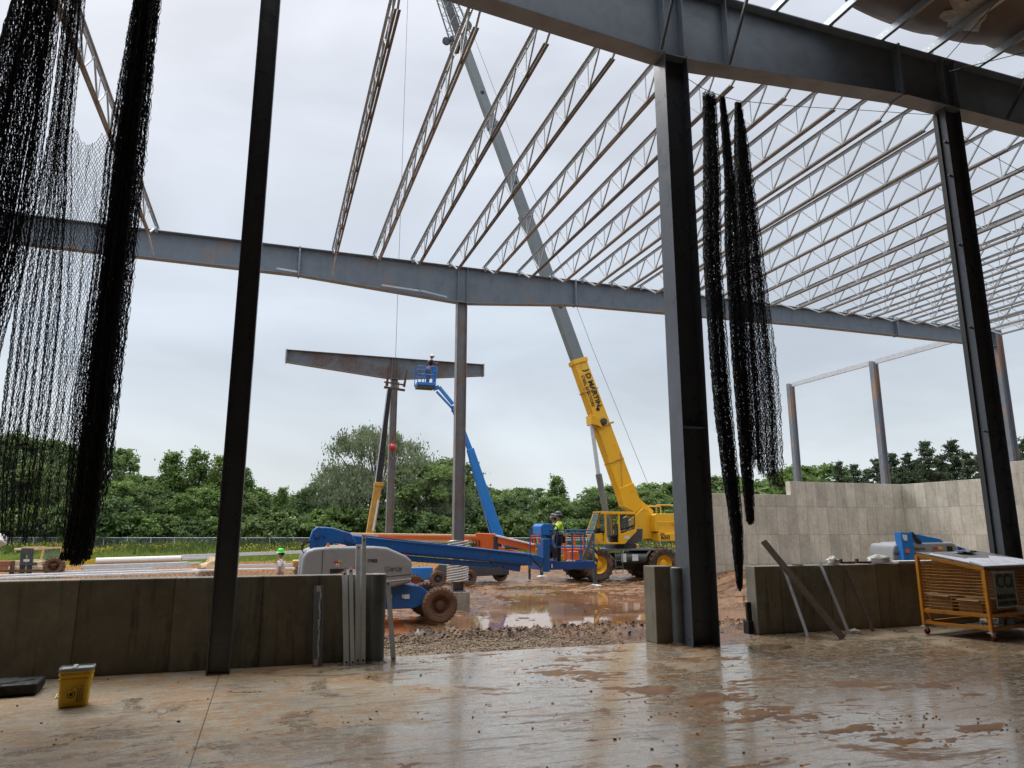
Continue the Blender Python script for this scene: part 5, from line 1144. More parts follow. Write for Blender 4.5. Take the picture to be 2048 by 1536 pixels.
p=at(1109,1122,f=26.7); person('worker in dark shirt with a dark hard hat, half hidden behind the lime shirted one',(p.x,p.y,.41),R(180-18),ctrl,'navy','denim','hat_dark',sleeve=1.0,h=.97)
p=at(560,1150,f=25); person('worker in white t-shirt and bright green hard hat standing beyond the left wall',(p.x,p.y,-.86),R(165),{'L':((-.04,.25,1.14),(.02,.24,.92)),'R':((-.04,-.25,1.14),(.06,-.22,.90))},'tee','khaki','hat_green',h=1.0,sleeve=.6)
xa,xb,z0=up_bx; person('worker in white hard hat and dark jacket working in the raised far basket',(xb-.35,36.6,z0+.1),R(20),{'L':((.12,.24,1.2),(.34,.2,1.35)),'R':((.12,-.24,1.2),(.36,-.16,1.3))},'navy','denim','hat_white',sleeve=1.0,lean=.35,h=.92)
# ================================================================ things on and by the slab
def lean(name,a,b,w,th,mat,label,cat='channel',group=None,kind='flat',face=None):
    """member from floor point a to top point b; w across X, th depth"""
    t=thing(name,label,cat,a,group=group); m=MB(); A_,B_=Vector((0,0,0)),Vector(b)-Vector(a); d=(B_-A_).normalized()
    upv=Vector((0,1,0)) if face is None else Vector(face)
    m.bar(A_,B_,w,.005,up=upv)
    sd=d.cross(upv).normalized()
    if kind!='flat':
        m.bar(A_+sd*w/2-upv*th/2,B_+sd*w/2-upv*th/2,.005,th,up=upv)
        if kind=='C': m.bar(A_-sd*w/2-upv*th/2,B_-sd*w/2-upv*th/2,.005,th,up=upv)
    m.build('profile',mat,t)
    m=MB()
    for q in(.03,.97):
        c=A_.lerp(B_,q); m.cyl(c-upv*.004,.012,.012,upv,12)
    m.build('bolt_hole',M['black'],t)
    return t
GS='galvanised pieces leaning on the left wall'
t=lean('steel_channel',(.675,9.26,0),(.655,9.42,.925),.105,.045,M['steel'],'short primer grey channel with white paint runs, leaning on the left wall',group=GS,kind='C')
m=MB(); 
for k in range(14):
    z=.86-.06*k; m.box((.012+.006*math.sin(k*1.7),-.052+.0+.0,z),(.016+.006*math.sin(k*2.3),.004,.062),Matrix.Rotation(.15*math.sin(k),3,'Y'))
for k in range(9): m.box((.016+.004*math.sin(k*3),-.05,.30-.025*k),(.012,.004,.012),Matrix.Rotation(.5*math.sin(k*2),3,'Y'))
for i in range(len(m.v)): v=m.v[i]; m.v[i]=(v[0]-.01,v[1]+.15*v[2]/.92+.045,v[2])
m.build('paint_run',M['white'],t)
m=MB(); m.box((-.02,-.004,.045),(.05,.006,.07)); m.box((-.02,.145,.885),(.05,.006,.07)); m.build('white_tab',M['white'],t)
lean('steel_channel',(1.015,9.22,0),(.965,9.43,1.09),.065,.035,M['galv_lean'],'shorter one of the bright galvanised pair, left strip with a bolt hole',group=GS,kind='L')
lean('steel_channel',(1.085,9.19,0),(1.035,9.40,1.125),.045,.03,M['galv_lean'],'shorter one of the bright galvanised pair, right strip slightly bowed',group=GS,kind='L')
lean('steel_channel',(1.155,9.26,0),(1.125,9.42,1.42),.07,.04,M['galv_lean'],'taller galvanised pair, left strip with the notched top',group=GS,kind='L')
lean('steel_channel',(1.215,9.22,0),(1.185,9.40,1.52),.05,.03,M['galv_lean'],'tallest galvanised strip against the left wall',group=GS,kind='L')
lean('steel_channel',(1.60,9.33,0),(1.52,9.47,.95),.06,.03,M['galv_matte'],'galvanised strip hiding behind the left pipe bollard',group=GS,kind='L')
def bollard(x,y,h,r,label):
    t=thing('pipe_bollard',label,'bollard',(x,y,0),group='pipe bollards beside the opening'); m=MB(); m.cyl((0,0,h/2),r,h,'z',32); m.build('pipe',M['pipe'],t,smooth=True)
    m=MB(); m.lathe([(.001,0),(r*.75,0),(r*.93,-.008),(r*.99,-.03)][::-1],(0,0,h+.012),'z',32); m.build('cap',M['pedestal'],t,smooth=True)
    m=MB(); m.lathe([(r,.03),(r+.02,.012),(r+.05,.0)],(0,0,.0),'z',24); m.build('grout',M['clod'],t,smooth=True)
bollard(1.375,9.27,1.05,.092,'dark grey pipe bollard at the end of the left wall')
bollard(5.69,9.33,1.055,.095,'dark grey pipe bollard between the pier stub and the central column')
# right wall leaners
def angle(a,b,w,mat,label,cat,nm='steel_angle',hole=True):
    t=thing(nm,label,cat,a); m=MB(); A_=Vector((0,0,0)); B_=Vector(b)-Vector(a); m.bar(A_,B_,w,.006,up=(0,1,0)); m.bar(A_+Vector((-w/2,-w/2,0)),B_+Vector((-w/2,-w/2,0)),.006,w,up=(0,1,0)); m.build('profile',mat,t)
    if hole: m=MB(); m.cyl(B_-(B_.normalized()*.04)-Vector((0,.006,0)),.012,.012,'y',10); m.build('bolt_hole',M['black'],t)
    return t
angle((8.0,9.42,0),(7.88,9.745,1.09),.06,M['galv_matte'],'bright edged steel angle nearest the end of the right wall','angle')
angle((8.82,9.45,0),(8.63,9.745,1.09),.06,M['galv_matte'],'steel angle crossing behind the long timber on the right wall','angle')
def timber(a,b,w,th,label):
    m=MB(); A_=Vector(a); B_=Vector(b); m.bar(A_,B_,w,th,up=(0,1,0)); o=m.build('timber_plank',M['wood'],bev=.004); o.data.transform(Matrix.Translation(-A_)); o.location=A_; return tag(o,label,'timber','timbers leaning on the right wall')
timber((8.22,8.93,.02),(7.62,9.83,1.42),.10,.04,'long heavy timber leaning past the top of the right wall')
timber((9.22,9.36,.02),(9.17,9.73,.96),.05,.035,'short thin timber leaning below the top of the right wall')
m=MB(); m.box((7.285,9.9,.1),(.10,.14,.2)); m.box((7.29,9.88,.33),(.09,.05,.3)); tag(m.build('rubber_block',M['black'],bev=.01),'black rubber pad upright beside the end of the right wall','rubber pad')
def crumple(name,c,sx,sy,sz,mat,label,cat,seed=1,fold=.35):
    m=MB(); m.sphere((0,0,0),1,14); vs=[]
    for v in m.v:
        p=Vector(v); n_=1+fold*mn.noise(p*1.8+Vector((seed,0,0)))+fold*.5*mn.noise(p*5+Vector((0,seed,0))); p=p*n_; z=max(p.z,-.35); vs.append((c[0]+p.x*sx,c[1]+p.y*sy,c[2]+z*sz))
    m.v=vs; return tag(m.build(name,mat,smooth=True),label,cat)
crumple('plastic_bag',(9.0,9.86,1.07),.11,.1,.09,M['plastic'],'small scrunched plastic bag on the right wall, left of the clamps','bag',3)
crumple('plastic_bag',(10.0,9.86,1.08),.26,.12,.10,M['plastic'],'larger pale plastic sheet slumped over the edge of the right wall','bag',6)
o=crumple('plastic_bag',(8.93,9.45,.02),.10,.08,.04,M['plastic'],'little plastic scrap on the slab by the timber foot','bag',8)
crumple('plastic_bag',(12.0,9.55,.05),.22,.12,.10,M['plastic'],'plastic sack on the slab behind the yellow cart','bag',12)
for x,l in((9.28,'left rusty clamp lying on the right wall'),(9.62,'right rusty clamp lying on the right wall')):
    m=MB(); m.bar((x-.12,9.85,1.06),(x+.14,9.86,1.055),.05,.035); m.bar((x-.12,9.85,1.05),(x-.12,9.85,1.12),.04,.05); m.cyl((x+.12,9.86,1.06),.022,.12,'y',10); tag(m.build('clamp',M['brown_rust'],bev=.005),l,'clamp')
m=MB(); m.cyl((8.28,9.86,1.04),.09,.015,'z',24,); tag(m.build('grinding_disc',M['grey_dark']),'thin dark disc lying flat on top of the right wall','disc')
m=MB(); m.box((11.0,9.88,1.055),(1.35,.22,.035),Matrix.Rotation(.0,3,'Z')); tag(m.build('white_board',M['white'],bev=.004),'long white board lying on the right wall behind the cart','board')
# bucket with its lid, handle and print
t=thing('pail','rectangular yellow plastic pail with a grey lid standing on the slab at left','pail',(-1.60,8.00,0),R(6))
def rrect(w,d,r,n=4):
    out=[]
    for cx,cy,a0 in((w/2-r,d/2-r,0),(-w/2+r,d/2-r,90),(-w/2+r,-d/2+r,180),(w/2-r,-d/2+r,270)):
        for k in range(n+1): a=R(a0+90*k/n); out.append((cx+r*math.cos(a),cy+r*math.sin(a)))
    return out
def loft(m,rings):
    o=len(m.v); k=len(rings[0][0])
    for pts,z in rings: m.v+=[(x,y,z) for x,y in pts]
    fs=[]
    for i in range(len(rings)-1):
        for j in range(k): fs.append((o+i*k+j,o+i*k+(j+1)%k,o+(i+1)*k+(j+1)%k,o+(i+1)*k+j))
    fs.append(tuple(o+j for j in range(k))[::-1]); fs.append(tuple(o+(len(rings)-1)*k+j for j in range(k))); m.f+=fs; m.mi=0; m.m+=[0]*len(fs)
m=MB(); loft(m,[(rrect(.225,.17,.03),.004),(rrect(.235,.18,.032),.02),(rrect(.252,.195,.035),.235),(rrect(.272,.215,.038),.237),(rrect(.272,.215,.038),.250),(rrect(.256,.198,.036),.252),(rrect(.258,.20,.036),.275),(rrect(.278,.22,.04),.277),(rrect(.278,.22,.04),.29),(rrect(.262,.205,.036),.292),(rrect(.264,.207,.036),.318)]); m.build('body',M['bucket'],t,smooth=True)
m=MB(); loft(m,[(rrect(.282,.225,.042),.312),(rrect(.286,.23,.044),.316),(rrect(.286,.23,.044),.342),(rrect(.276,.22,.04),.346),(rrect(.268,.212,.036),.338),(rrect(.262,.206,.036),.332)]); m.build('lid',M['lid'],t,smooth=True)
m=MB(); m.box((-.02,0,.345),(.035,.2,.008)); m.build('lid_strap',M['lid'],t)
m=MB(); m.tube([(-.135,-.02,.12),(-.14,-.09,.09),(-.11,-.112,.10),(.0,-.112,.165),(.09,-.112,.225)],.006,6); m.build('handle',M['bucket'],t,smooth=True)
m=MB(); m.lathe([(.026,0),(.030,-.001),(.034,0)],(-.02,-.0965,.115),'y',24); m.cyl((-.02,-.096,.115),.017,.003,'y',12); m.build('round_print',M['ink_soft'],t)
m=MB(); rg=random.Random(9)
for k in range(12):
    for c_ in range(3): m.box((.032+.019*c_,-.0985,.05+.0125*k),(.007+.008*rg.random(),.002,.007))
for i in range(len(m.v)): v=m.v[i]; m.v[i]=(v[0],v[1]+.0-.028*(v[2]-.1)*.35,v[2])
m.build('print_lines',M['ink_soft'],t)
m=MB()
for i in range(4):
    for k in range(6):
        if rg.random()<.6: m.box((.072+.004*i,-.0968,.06+.004*k),(.004,.002,.004))
m=MB(); m.box((-.1155,-.03,.15),(.002,.05,.12)); m.build('side_print',M['ink_soft'],t)
# black slab of packing at far left
t=thing('foam_block','low black block with a dusty top at the left edge of the slab','block',(-2.42,8.75,0),R(4)); m=MB(); m.box((0,0,.065),(.72,.42,.10)); m.build('body',M['black'],t,bev=.02)
crumple('film',( -2.42,8.78,.115),.24,.15,.015,M['black'],'x','x',4,.5); o=bpy.data.objects['film']; 
for k_ in('label','category'): del o[k_]
o.name='loose_film'; o.parent=t; o.matrix_parent_inverse=Matrix.Identity(4); o.data.transform(Matrix.Rotation(-R(4),4,'Z')@Matrix.Translation((2.42,-8.75,0)))
# ================================================================ yellow mesh cart
ox,oy=10.13,8.06      # front corner foot on the slab
dv=Vector((9.84-10.16,8.93-8.04,0)).normalized(); dv=Vector((-.27,.963,0)); uv=Vector((.987,.16,0))  # dv: towards the wall, uv: to the right
# legs splay slightly: the top is wider than the foot
D_,L_=.95,1.75
t=thing('mesh_cart','orange yellow mesh cart on casters with drawings on its sloping top','cart',(ox,oy,0))
def cp_(a,b,z): return Vector((ox,oy,0))+uv*a+dv*b+Vector((0,0,z))
zb,zm,zfr,zbk=.13,.34,1.03,1.30 if False else 1.20
zfr,zbk=1.02,1.20
def f(m):
    for a in(0,L_):
        m.bar(cp_(a,0,zb),cp_(a,0,zfr),.05,.05,up=(1,0,0)); m.bar(cp_(a,D_,zb),cp_(a,D_,zbk),.05,.05,up=(1,0,0))
        m.bar(cp_(a,0,zfr),cp_(a,D_,zbk),.05,.05); m.bar(cp_(a,0,.36),cp_(a,D_,.36),.045,.055); m.bar(cp_(a,0,.18),cp_(a,D_,.18),.04,.045)
        m.bar(cp_(a,D_*.93,.34),cp_(a+(.16 if a==0 else -.16),D_*.93,.16),.03,.03); m.bar(cp_(a,D_*.05,.34),cp_(a+(.16 if a==0 else -.16),D_*.05,.16),.03,.03)
    for b,z in((0,.36),(D_,.36),(0,.18),(D_,.18)): m.bar(cp_(0,b,z),cp_(L_,b,z),.045,.05)
W(t,'frame',M['cart'],f,.004)
W(t,'top_rail',M['brown_rust'],lambda m:(m.bar(cp_(0,0,zfr),cp_(L_,0,zfr),.05,.05),m.bar(cp_(0,D_,zbk),cp_(L_,D_,zbk),.05,.05)),.004)
def meshp(P0,P1,top0,top1,nm):
    m=MB(); n1=int((P1-P0).length/.055)
    z0=.39
    for k in range(1,n1):
        q=k/n1; p=P0.lerp(P1,q); zt=top0+(top1-top0)*q-.02; m.tube([Vector((p.x,p.y,z0)),Vector((p.x,p.y,zt))],.0028,4)
    z=z0; rg=random.Random(3)
    while z<max(top0,top1)-.03:
        z+=.047
        qa,qb=0,1
        if z>min(top0,top1)-.02:
            s=(z-top0)/(top1-top0+1e-9); 
            if top1>top0: qa=max(0,s+.03)
            else: qb=min(1,s-.03)
        if qb-qa>.05:
            pts=[]
            for i in range(5):
                q=qa+(qb-qa)*i/4; p=P0.lerp(P1,q); pts.append(Vector((p.x,p.y,z+rg.uniform(-.005,.005))))
            m.tube(pts,.0038,4)
    return m.build(nm,M['cart'],t,world=True)
meshp(cp_(0,0,0),cp_(0,D_,0),zfr,zbk,'side_mesh'); meshp(cp_(L_,0,0),cp_(L_,D_,0),zfr,zbk,'side_mesh')
meshp(cp_(0,0,0),cp_(L_,0,0),zfr,zfr,'front_mesh'); meshp(cp_(0,D_,0),cp_(L_,D_,0),zbk,zbk,'back_mesh')
W(t,'shelf',M['grey_dark'],lambda m:m.add([cp_(0,0,.37),cp_(L_,0,.37),cp_(L_,D_,.37),cp_(0,D_,.37),cp_(0,0,.38),cp_(L_,0,.38),cp_(L_,D_,.38),cp_(0,D_,.38)],[(0,1,2,3),(4,5,6,7),(0,1,5,4),(1,2,6,5),(2,3,7,6),(3,0,4,7)]))
W(t,'table_board',M['board'],lambda m:m.add([cp_(-.01,-.01,zfr+.03),cp_(L_+.01,-.01,zfr+.03),cp_(L_+.01,D_,zbk+.03),cp_(-.01,D_,zbk+.03),cp_(-.01,-.01,zfr+.045),cp_(L_+.01,-.01,zfr+.045),cp_(L_+.01,D_,zbk+.045),cp_(-.01,D_,zbk+.045)],[(0,1,2,3),(4,5,6,7),(0,1,5,4),(1,2,6,5),(2,3,7,6),(3,0,4,7)]))
for a,b in((0,0),(0,D_),(L_,0),(L_,D_)):
    o=W(t,'caster',M['galv_matte'],lambda m:(m.box(cp_(a,b,.122),(.09,.08,.008)),m.bar(cp_(a,b,.12)+uv*.0,cp_(a+.045,b,.055),.045,.03)))
    c=cp_(a+.05,b,.05); m=MB(); m.lathe([(.001,-.02),(.045,-.02),(.05,-.012),(.05,.012),(.045,.02),(.001,.02)],(0,0,0),'y',20); w_=m.build('caster_wheel',M['wheel_red'],o,smooth=True); w_.location=rel(t,c)
# sheets and cloth lying on top are things of their own
def topz(b): return zfr+(zbk-zfr)*b/D_+.048
def sheet(name,pts,mat,label,cat,dz=0):
    m=MB(); k=len(pts); vs=[cp_(a,b,topz(b)+dz) for a,b in pts]+[cp_(a,b,topz(b)+dz+.002) for a,b in pts]
    m.add(vs,[tuple(range(k))[::-1],tuple(range(k,2*k))]+[(i,(i+1)%k,k+(i+1)%k,k+i) for i in range(k)]); return tag(m.build(name,mat),label,cat)
s1=sheet('drawing_sheet',[(.03,.02),(1.72,.02),(1.72,.40),(1.35,.62),(1.05,.45),(.55,.50),(.30,.42)],M['paper'],'large white drawing sheets spread on the cart top, front half','drawing',0)
s2=sheet('drawing_sheet',[(.04,.20),(.40,.42),(.20,.84),(.05,.80)],M['paper'],'narrow rolled-out drawing sheet along the left edge of the cart top','drawing',.003)
def lines(par,segs,dz):
    m=MB()
    for (a,b),(c,d) in segs: m.bar(cp_(a,b,topz(b)+dz),cp_(c,d,topz(d)+dz),.006,.001)
    m.build('drawn_line',M['ink'],par)
lines(s1,[((.10,.10),(.62,.10)),((.10,.10),(.10,.36)),((.62,.10),(.62,.36)),((.75,.25),(1.05,.18)),((.75,.25),(.85,.35)),((1.1,.06),(1.6,.06)),((1.1,.06),(1.1,.3))],.004)
lines(s2,[((.12,.62),(.18,.45)),((.14,.66),(.24,.50))],.006)
m=MB(); rg=random.Random(4); m.sphere((0,0,0),1,12); c=cp_(1.05,.80,topz(.80)+.02); vs=[]
for v in m.v:
    p=Vector(v); q_=1+.5*mn.noise(p*2.2)+.3*mn.noise(p*6); vs.append((c.x+(uv.x*p.x*.22+dv.x*p.y*.10)*q_,c.y+(uv.y*p.x*.22+dv.y*p.y*.10)*q_,c.z+max(p.z,-.4)*.035*q_))
m.v=vs; nn=NT('mottled_cloth'); g=nn.noise(22,4,.7); nn.col(nn.mix(nn.ramp(g,.45,.55),(.03,.05,.09),(.45,.52,.6))); nn.rough(.85); tag(m.build('cloth',nn.m,smooth=True),'crumpled blue and white cloth on the cart top','cloth')
for a,b,w,d,h,l in((.22,.28,.36,.34,.18,'wide flattened cardboard box inside the cart, near side'),(.22,.70,.34,.36,.22,'cardboard box with open flaps inside the cart, far side'),(.75,.35,.4,.5,.16,'low cardboard box inside the cart behind the sign')):
    m=MB(); m.box((0,0,h/2),(w,d,h)); m.box((0,d/2+.04,h),(w*.95,.10,.006),Matrix.Rotation(.3,3,'X')); m.box((-w/2-.03,0,h+.01),(.09,d*.9,.006),Matrix.Rotation(-.35,3,'Y')); o=m.build('cardboard_box',M['cardboard'],bev=.004); p=cp_(a,b,.382); o.location=p; o.rotation_euler=(0,0,math.atan2(uv.y,uv.x)+rnd.uniform(-.06,.06)); tag(o,l,'box','cardboard boxes in the cart')
# sign plate
sg=thing('sign_plate','grey sign plate reading CCI Industrial Constructors on the front of the cart','sign',cp_(.42,-.035,.72)); yaw=math.atan2(uv.y,uv.x)
sg.rotation_euler=(0,0,yaw)
m=MB(); m.box((0,0,0),(.56,.008,.52)); m.build('plate',M['sign_grey'],sg,bev=.003)
m=MB()
for a,b,w,h in((0,.25,.54,.012),(0,-.25,.54,.012),(-.27,0,.012,.5),(.27,0,.012,.5)): m.box((a,-.006,b),(w,.004,h))
m.build('plate_border',M['galv_matte'],sg)
text('initials','CCi',.27,(0,-.007,.115),(R(90),0,0),M['ink'],sg,bold=.004,sx=1.0)
text('sign_line','INDUSTRIAL',.095,(0,-.007,-.10),(R(90),0,0),M['ink'],sg,bold=0,sx=.9)
text('sign_line','CONSTRUCTORS',.085,(0,-.007,-.195),(R(90),0,0),M['ink'],sg,bold=0,sx=.78)
# ================================================================ stored steel and the rest of the yard
def yardbar(name,a,b,w,h,mat,label,cat,n=1,gap=.0,group=None):
    m=MB(); a,b=Vector(a),Vector(b); sd=(b-a).normalized().cross(Vector((0,0,1)))
    for k in range(n): m.bar(a+sd*gap*k,b+sd*gap*k,w,h)
    return tag(m.build(name,mat),label,cat,group)
t=thing('culvert_pipe','long white corrugated pipe lying on the dirt beyond the left wall','pipe',at(280,1128,f=52)); c0,c1=at(192,1122,f=52),at(362,1117,f=54); m=MB(); pts=[];rs=[]
for k in range(181): pts.append(c0.lerp(c1,k/180)); rs.append(.215+.016*(k%2))
m.tube(pts,rs,16); m.build('barrel',M['white'],t,world=True,smooth=False)
# long joists lying behind the wall
for i,(pa,pb,fa,fb_,l) in enumerate((((-30,1157),(400,1143),31,33,'nearest bright joist lying along the back of the left wall'),((-30,1152),(395,1139),32.2,34.2,'second bright joist lying just behind the nearest one'),((385,1141),(590,1137),33,34,'joist lying behind the wall right of the black column'))):
    a,b=at(*pa,f=fa),at(*pb,f=fb_); t=thing('stored_joist',l,'joist',a,group='joists stored on the ground'); d=(b-a)
    m=MB(); m.bar(a,b,.26,.07); m.build('top_chord',M['galv_lean'],t,world=True)
    m=MB(); m.bar(a-Vector((0,0,.32)),b-Vector((0,0,.32)),.13,.05); m.build('bottom_chord',M['galv_matte'],t,world=True)
    m=MB(); n_=int(d.length/.22)
    for k in range(n_):
        p=a+d*(k/n_); q=a+d*((k+1)/n_)
        if (k//4)%2==0: m.bar(p,q-Vector((0,0,.3)),.025,.025)
        else: m.bar(p-Vector((0,0,.3)),q,.025,.025)
    m.build('web',M['galv_matte'],t,world=True)
for (pa,pb,f1,f2,w,h,l) in (((112,1146),(300,1139),40,41.5,.3,.18,'flat purlin bundle lying nearest, behind the forklift'),((170,1136),(372,1129),43,44.5,.6,.30,'thick pale blue purlin bundle on the dirt'),((165,1133),(395,1126),45,46,.35,.12,'thin purlins laid behind the thick bundle'),((362,1113),(600,1104),55,57,.4,.22,'long purlin row at the back left of the worker'),((430,1133),(600,1129),46,48,.4,.16,'purlin bundle behind the worker in white'),((365,1118),(470,1113),53,54,.3,.14,'short purlin bundle beyond the tan tarp')):
    a,b=at(*pa,f=f1),at(*pb,f=f2); m=MB(); sd=(b-a).normalized().cross(Vector((0,0,1)))
    for k in range(5): m.bar(a+sd*w*(k-2)/4+Vector((0,0,.02*(k%2))),b+sd*w*(k-2)/4+(b-a)*.02*(k%3),w/6,h)
    tag(m.build('purlin_bundle',M['galv_matte']),l,'bundle','bundles of purlins on the dirt')
for i,(x0,x1) in enumerate(((118,135),(138,163),(166,193))):
    a,b=at(x0,1123,f=57),at(x1,1122,f=57.4); t_=yardbar('yellow_beam',a,b,.25,.32,M['yellow'],['left yellow beam on the dirt behind the forklift','middle yellow beam on the dirt behind the forklift','yellow beam whose right end meets the corrugated pipe'][i],'beam',group='yellow beams')
c=at(424,1134,f=34); m=MB(); m.sphere((0,0,0),1,14); vs=[]
for v in m.v:
    p=Vector(v); q_=1+.35*mn.noise(p*1.7)+.15*mn.noise(p*6); vs.append((c.x+p.x*.55*q_,c.y+p.y*.5*q_,c.z-.05+p.z*.47*q_+.12*p.x))
m.v=vs; tag(m.build('tarp_bundle',M['tarp'],smooth=True),'tan tarp bundle beside the black column beyond the wall','tarp')
# ================================================================ chain-link fence
t=thing('chain_link_fence','chain-link fence with thin posts running along the tree line','fence',LF(-20,77)+(-.4,))
fl=[LF(-56,77.5),LF(-20,76),LF(0,75.5),LF(22,75)]
zr=.78
m=MB(); m.tube([(x,y,zr) for x,y in fl],.035,6); m.build('top_rail',M['galv_matte'],t,world=True)
def along(s):
    for a,b in zip(fl,fl[1:]):
        L1=math.hypot(b[0]-a[0],b[1]-a[1])
        if s<=L1: return (a[0]+(b[0]-a[0])*s/L1,a[1]+(b[1]-a[1])*s/L1)
        s-=L1
    return fl[-1]
for k in range(31):
    x,y=along(k*2.55); m=MB(); m.cyl((x,y,.1),.035,1.5,'z',8); m.build('post',M['galv_matte'],t,world=True)
S=[]
for k in range(520):
    for sgn in(-1,1):
        s=k*.15; x0,y0=along(s); x1,y1=along(max(0,s+sgn*1.2)); S.append(((x0,y0,-.45),(x1,y1,zr)))
m=MB()
for a,b in S: m.bar(a,b,.005,.005)
m.build('wire_mesh',M['galv_matte'],t,world=True)
# ================================================================ grass and weeds
rg=np.random.RandomState(11)
def blades(name,N,f0,f1,l0,l1,h0,h1,w,mat,label,cat,dens=None,up=0,gz=0):
    f_=rg.uniform(f0,f1,N); la=rg.uniform(l0,l1,N)
    X=FY*la+FX*f_; Y=-FX*la+FY*f_
    keep=np.array([ (mn.noise(Vector((x*.16,y*.16,up)))>-.25) for x,y in zip(X,Y)]); X,Y=X[keep],Y[keep]; n_=len(X)
    Z=np.array([hgt(x,y,False) for x,y in zip(X,Y)])-.03
    H=rg.uniform(h0,h1,n_)*np.array([1+.8*mn.noise(Vector((x*.3,y*.3,7))) for x,y in zip(X,Y)]); an=rg.uniform(0,6.28,n_); ln=rg.normal(scale=.3,size=(n_,2))*H[:,None]
    dx,dy=np.cos(an)*w,np.sin(an)*w
    A=np.stack([X-dx,Y-dy,Z],1); B=np.stack([X+dx,Y+dy,Z],1); T=np.stack([X+ln[:,0],Y+ln[:,1],Z+H],1)
    V=np.stack([A,B,T],1).reshape(-1,3); F=np.arange(3*n_).reshape(-1,3); o=npmesh(name,V,F,mat); tag(o,label,cat); o['kind']='stuff'; return X,Y,Z,H
blades('grass',26000,60,77,-60,26,.18,.5,.06,M['grassb'],'bright green grass strip before the fence','grass')
blades('weeds',7000,67,80,-60,26,.5,1.1,.12,M['weed'],'tall weeds crowding the foot of the fence','weeds',up=4)
X,Y,Z,H=blades('goldenrod_stems',2600,66,74,-60,20,.4,.8,.03,M['weed'],'thin stems of goldenrod in the grass strip','weeds',up=9)
pts=[(x+rg.normal()*.12,y+rg.normal()*.12,z+h*rg.uniform(.6,1.05),rg.uniform(.02,.055),.9) for x,y,z,h in zip(X,Y,Z,H) for q_ in range(4) if mn.noise(Vector((x*.09,y*.09,3)))>-.02-.012*(x+10)*-1*0]
lumps('goldenrod',pts,M['flower'],'yellow goldenrod flowers dotted along the grass','flowers')
blades('grass_tufts',900,38,60,-32,-6,.08,.25,.05,M['grassb'],'sparse grass tufts on the orange dirt','grass',up=2)
# ================================================================ trees
def crown_mesh(name,seed,h,w,base,leaf,n,mat,clusters=46,shape='round'):
    r_=np.random.RandomState(seed); P=[];S=[]
    cl=[]
    for k in range(clusters):
        u=r_.rand(); z=base+(h-base)*(.04+.93*u)
        if shape=='round': rad=w/2*math.sqrt(max(.04,1-((u-.42)/.62)**2))
        elif shape=='tall': rad=w/2*(1-.75*u)*(.6+.4*r_.rand())
        else: rad=w/2*math.sqrt(max(.05,1-((u-.5)/.56)**2))
        a=r_.uniform(0,6.283); q=math.sqrt(r_.uniform(.12,1))*rad; cl.append((q*math.cos(a),q*math.sin(a),z,r_.uniform(.5,1.3)*w*.088*(1.1-.3*u)))
    per=n//clusters
    for x,y,z,s in cl:
        d=r_.normal(size=(per,3)); d/=np.linalg.norm(d,axis=1,keepdims=True); rr=np.abs(r_.normal(.75,.38,per))*s
        c=np.array([x,y,z])+d*rr[:,None]*np.array([1.15,1.15,.8])
        if shape=='willow': c[:,2]-=np.abs(r_.normal(size=per))*s*.55
        P.append(c)
    P=np.concatenate(P); N=len(P); a=r_.normal(size=(N,3)); a/=np.linalg.norm(a,axis=1,keepdims=True); b=np.cross(a,r_.normal(size=(N,3))); b/=np.linalg.norm(b,axis=1,keepdims=True)
    if shape=='willow': a=a*.35; a[:,2]-=.9
    s=r_.uniform(.6,1.4,N)[:,None]*leaf
    V=np.stack([P-a*s-b*s*.55,P+a*s*.1-b*s*.75,P+a*s,P+a*s*.1+b*s*.75],1).reshape(-1,3); F=np.arange(4*N).reshape(-1,4); return V,F,cl
def tree_proto(seed,h,w,base,leaf,n,mat,shape='round',cls=46,trunk=.22,lab='x',bare=0):
    t=thing('tree','x','tree'); V,F,cl=crown_mesh('crown',seed,h,w,base,leaf,n,mat,cls,shape)
    npmesh('crown',V,F,mat,t)
    m=MB(); r_=random.Random(seed); top=Vector((r_.uniform(-.3,.3),r_.uniform(-.3,.3),h*.72)); fk=Vector((0,0,base*.8+.4))
    m.tube([(0,0,-.3),fk*.5,fk,fk.lerp(top,.5)+Vector((.1,.1,0)),top],[trunk*1.25,trunk,trunk*.85,trunk*.5,trunk*.15],8)
    for x,y,z,s in cl[::2]:
        st=fk.lerp(top,r_.uniform(0,.6)); e=Vector((x,y,z)); mid=st.lerp(e,.5)+Vector((0,0,-.1*h*.2)); m.tube([st,mid,e],[trunk*.36,trunk*.2,trunk*.05],5)
    m.build('trunk',M['bark'],t,smooth=True); return t
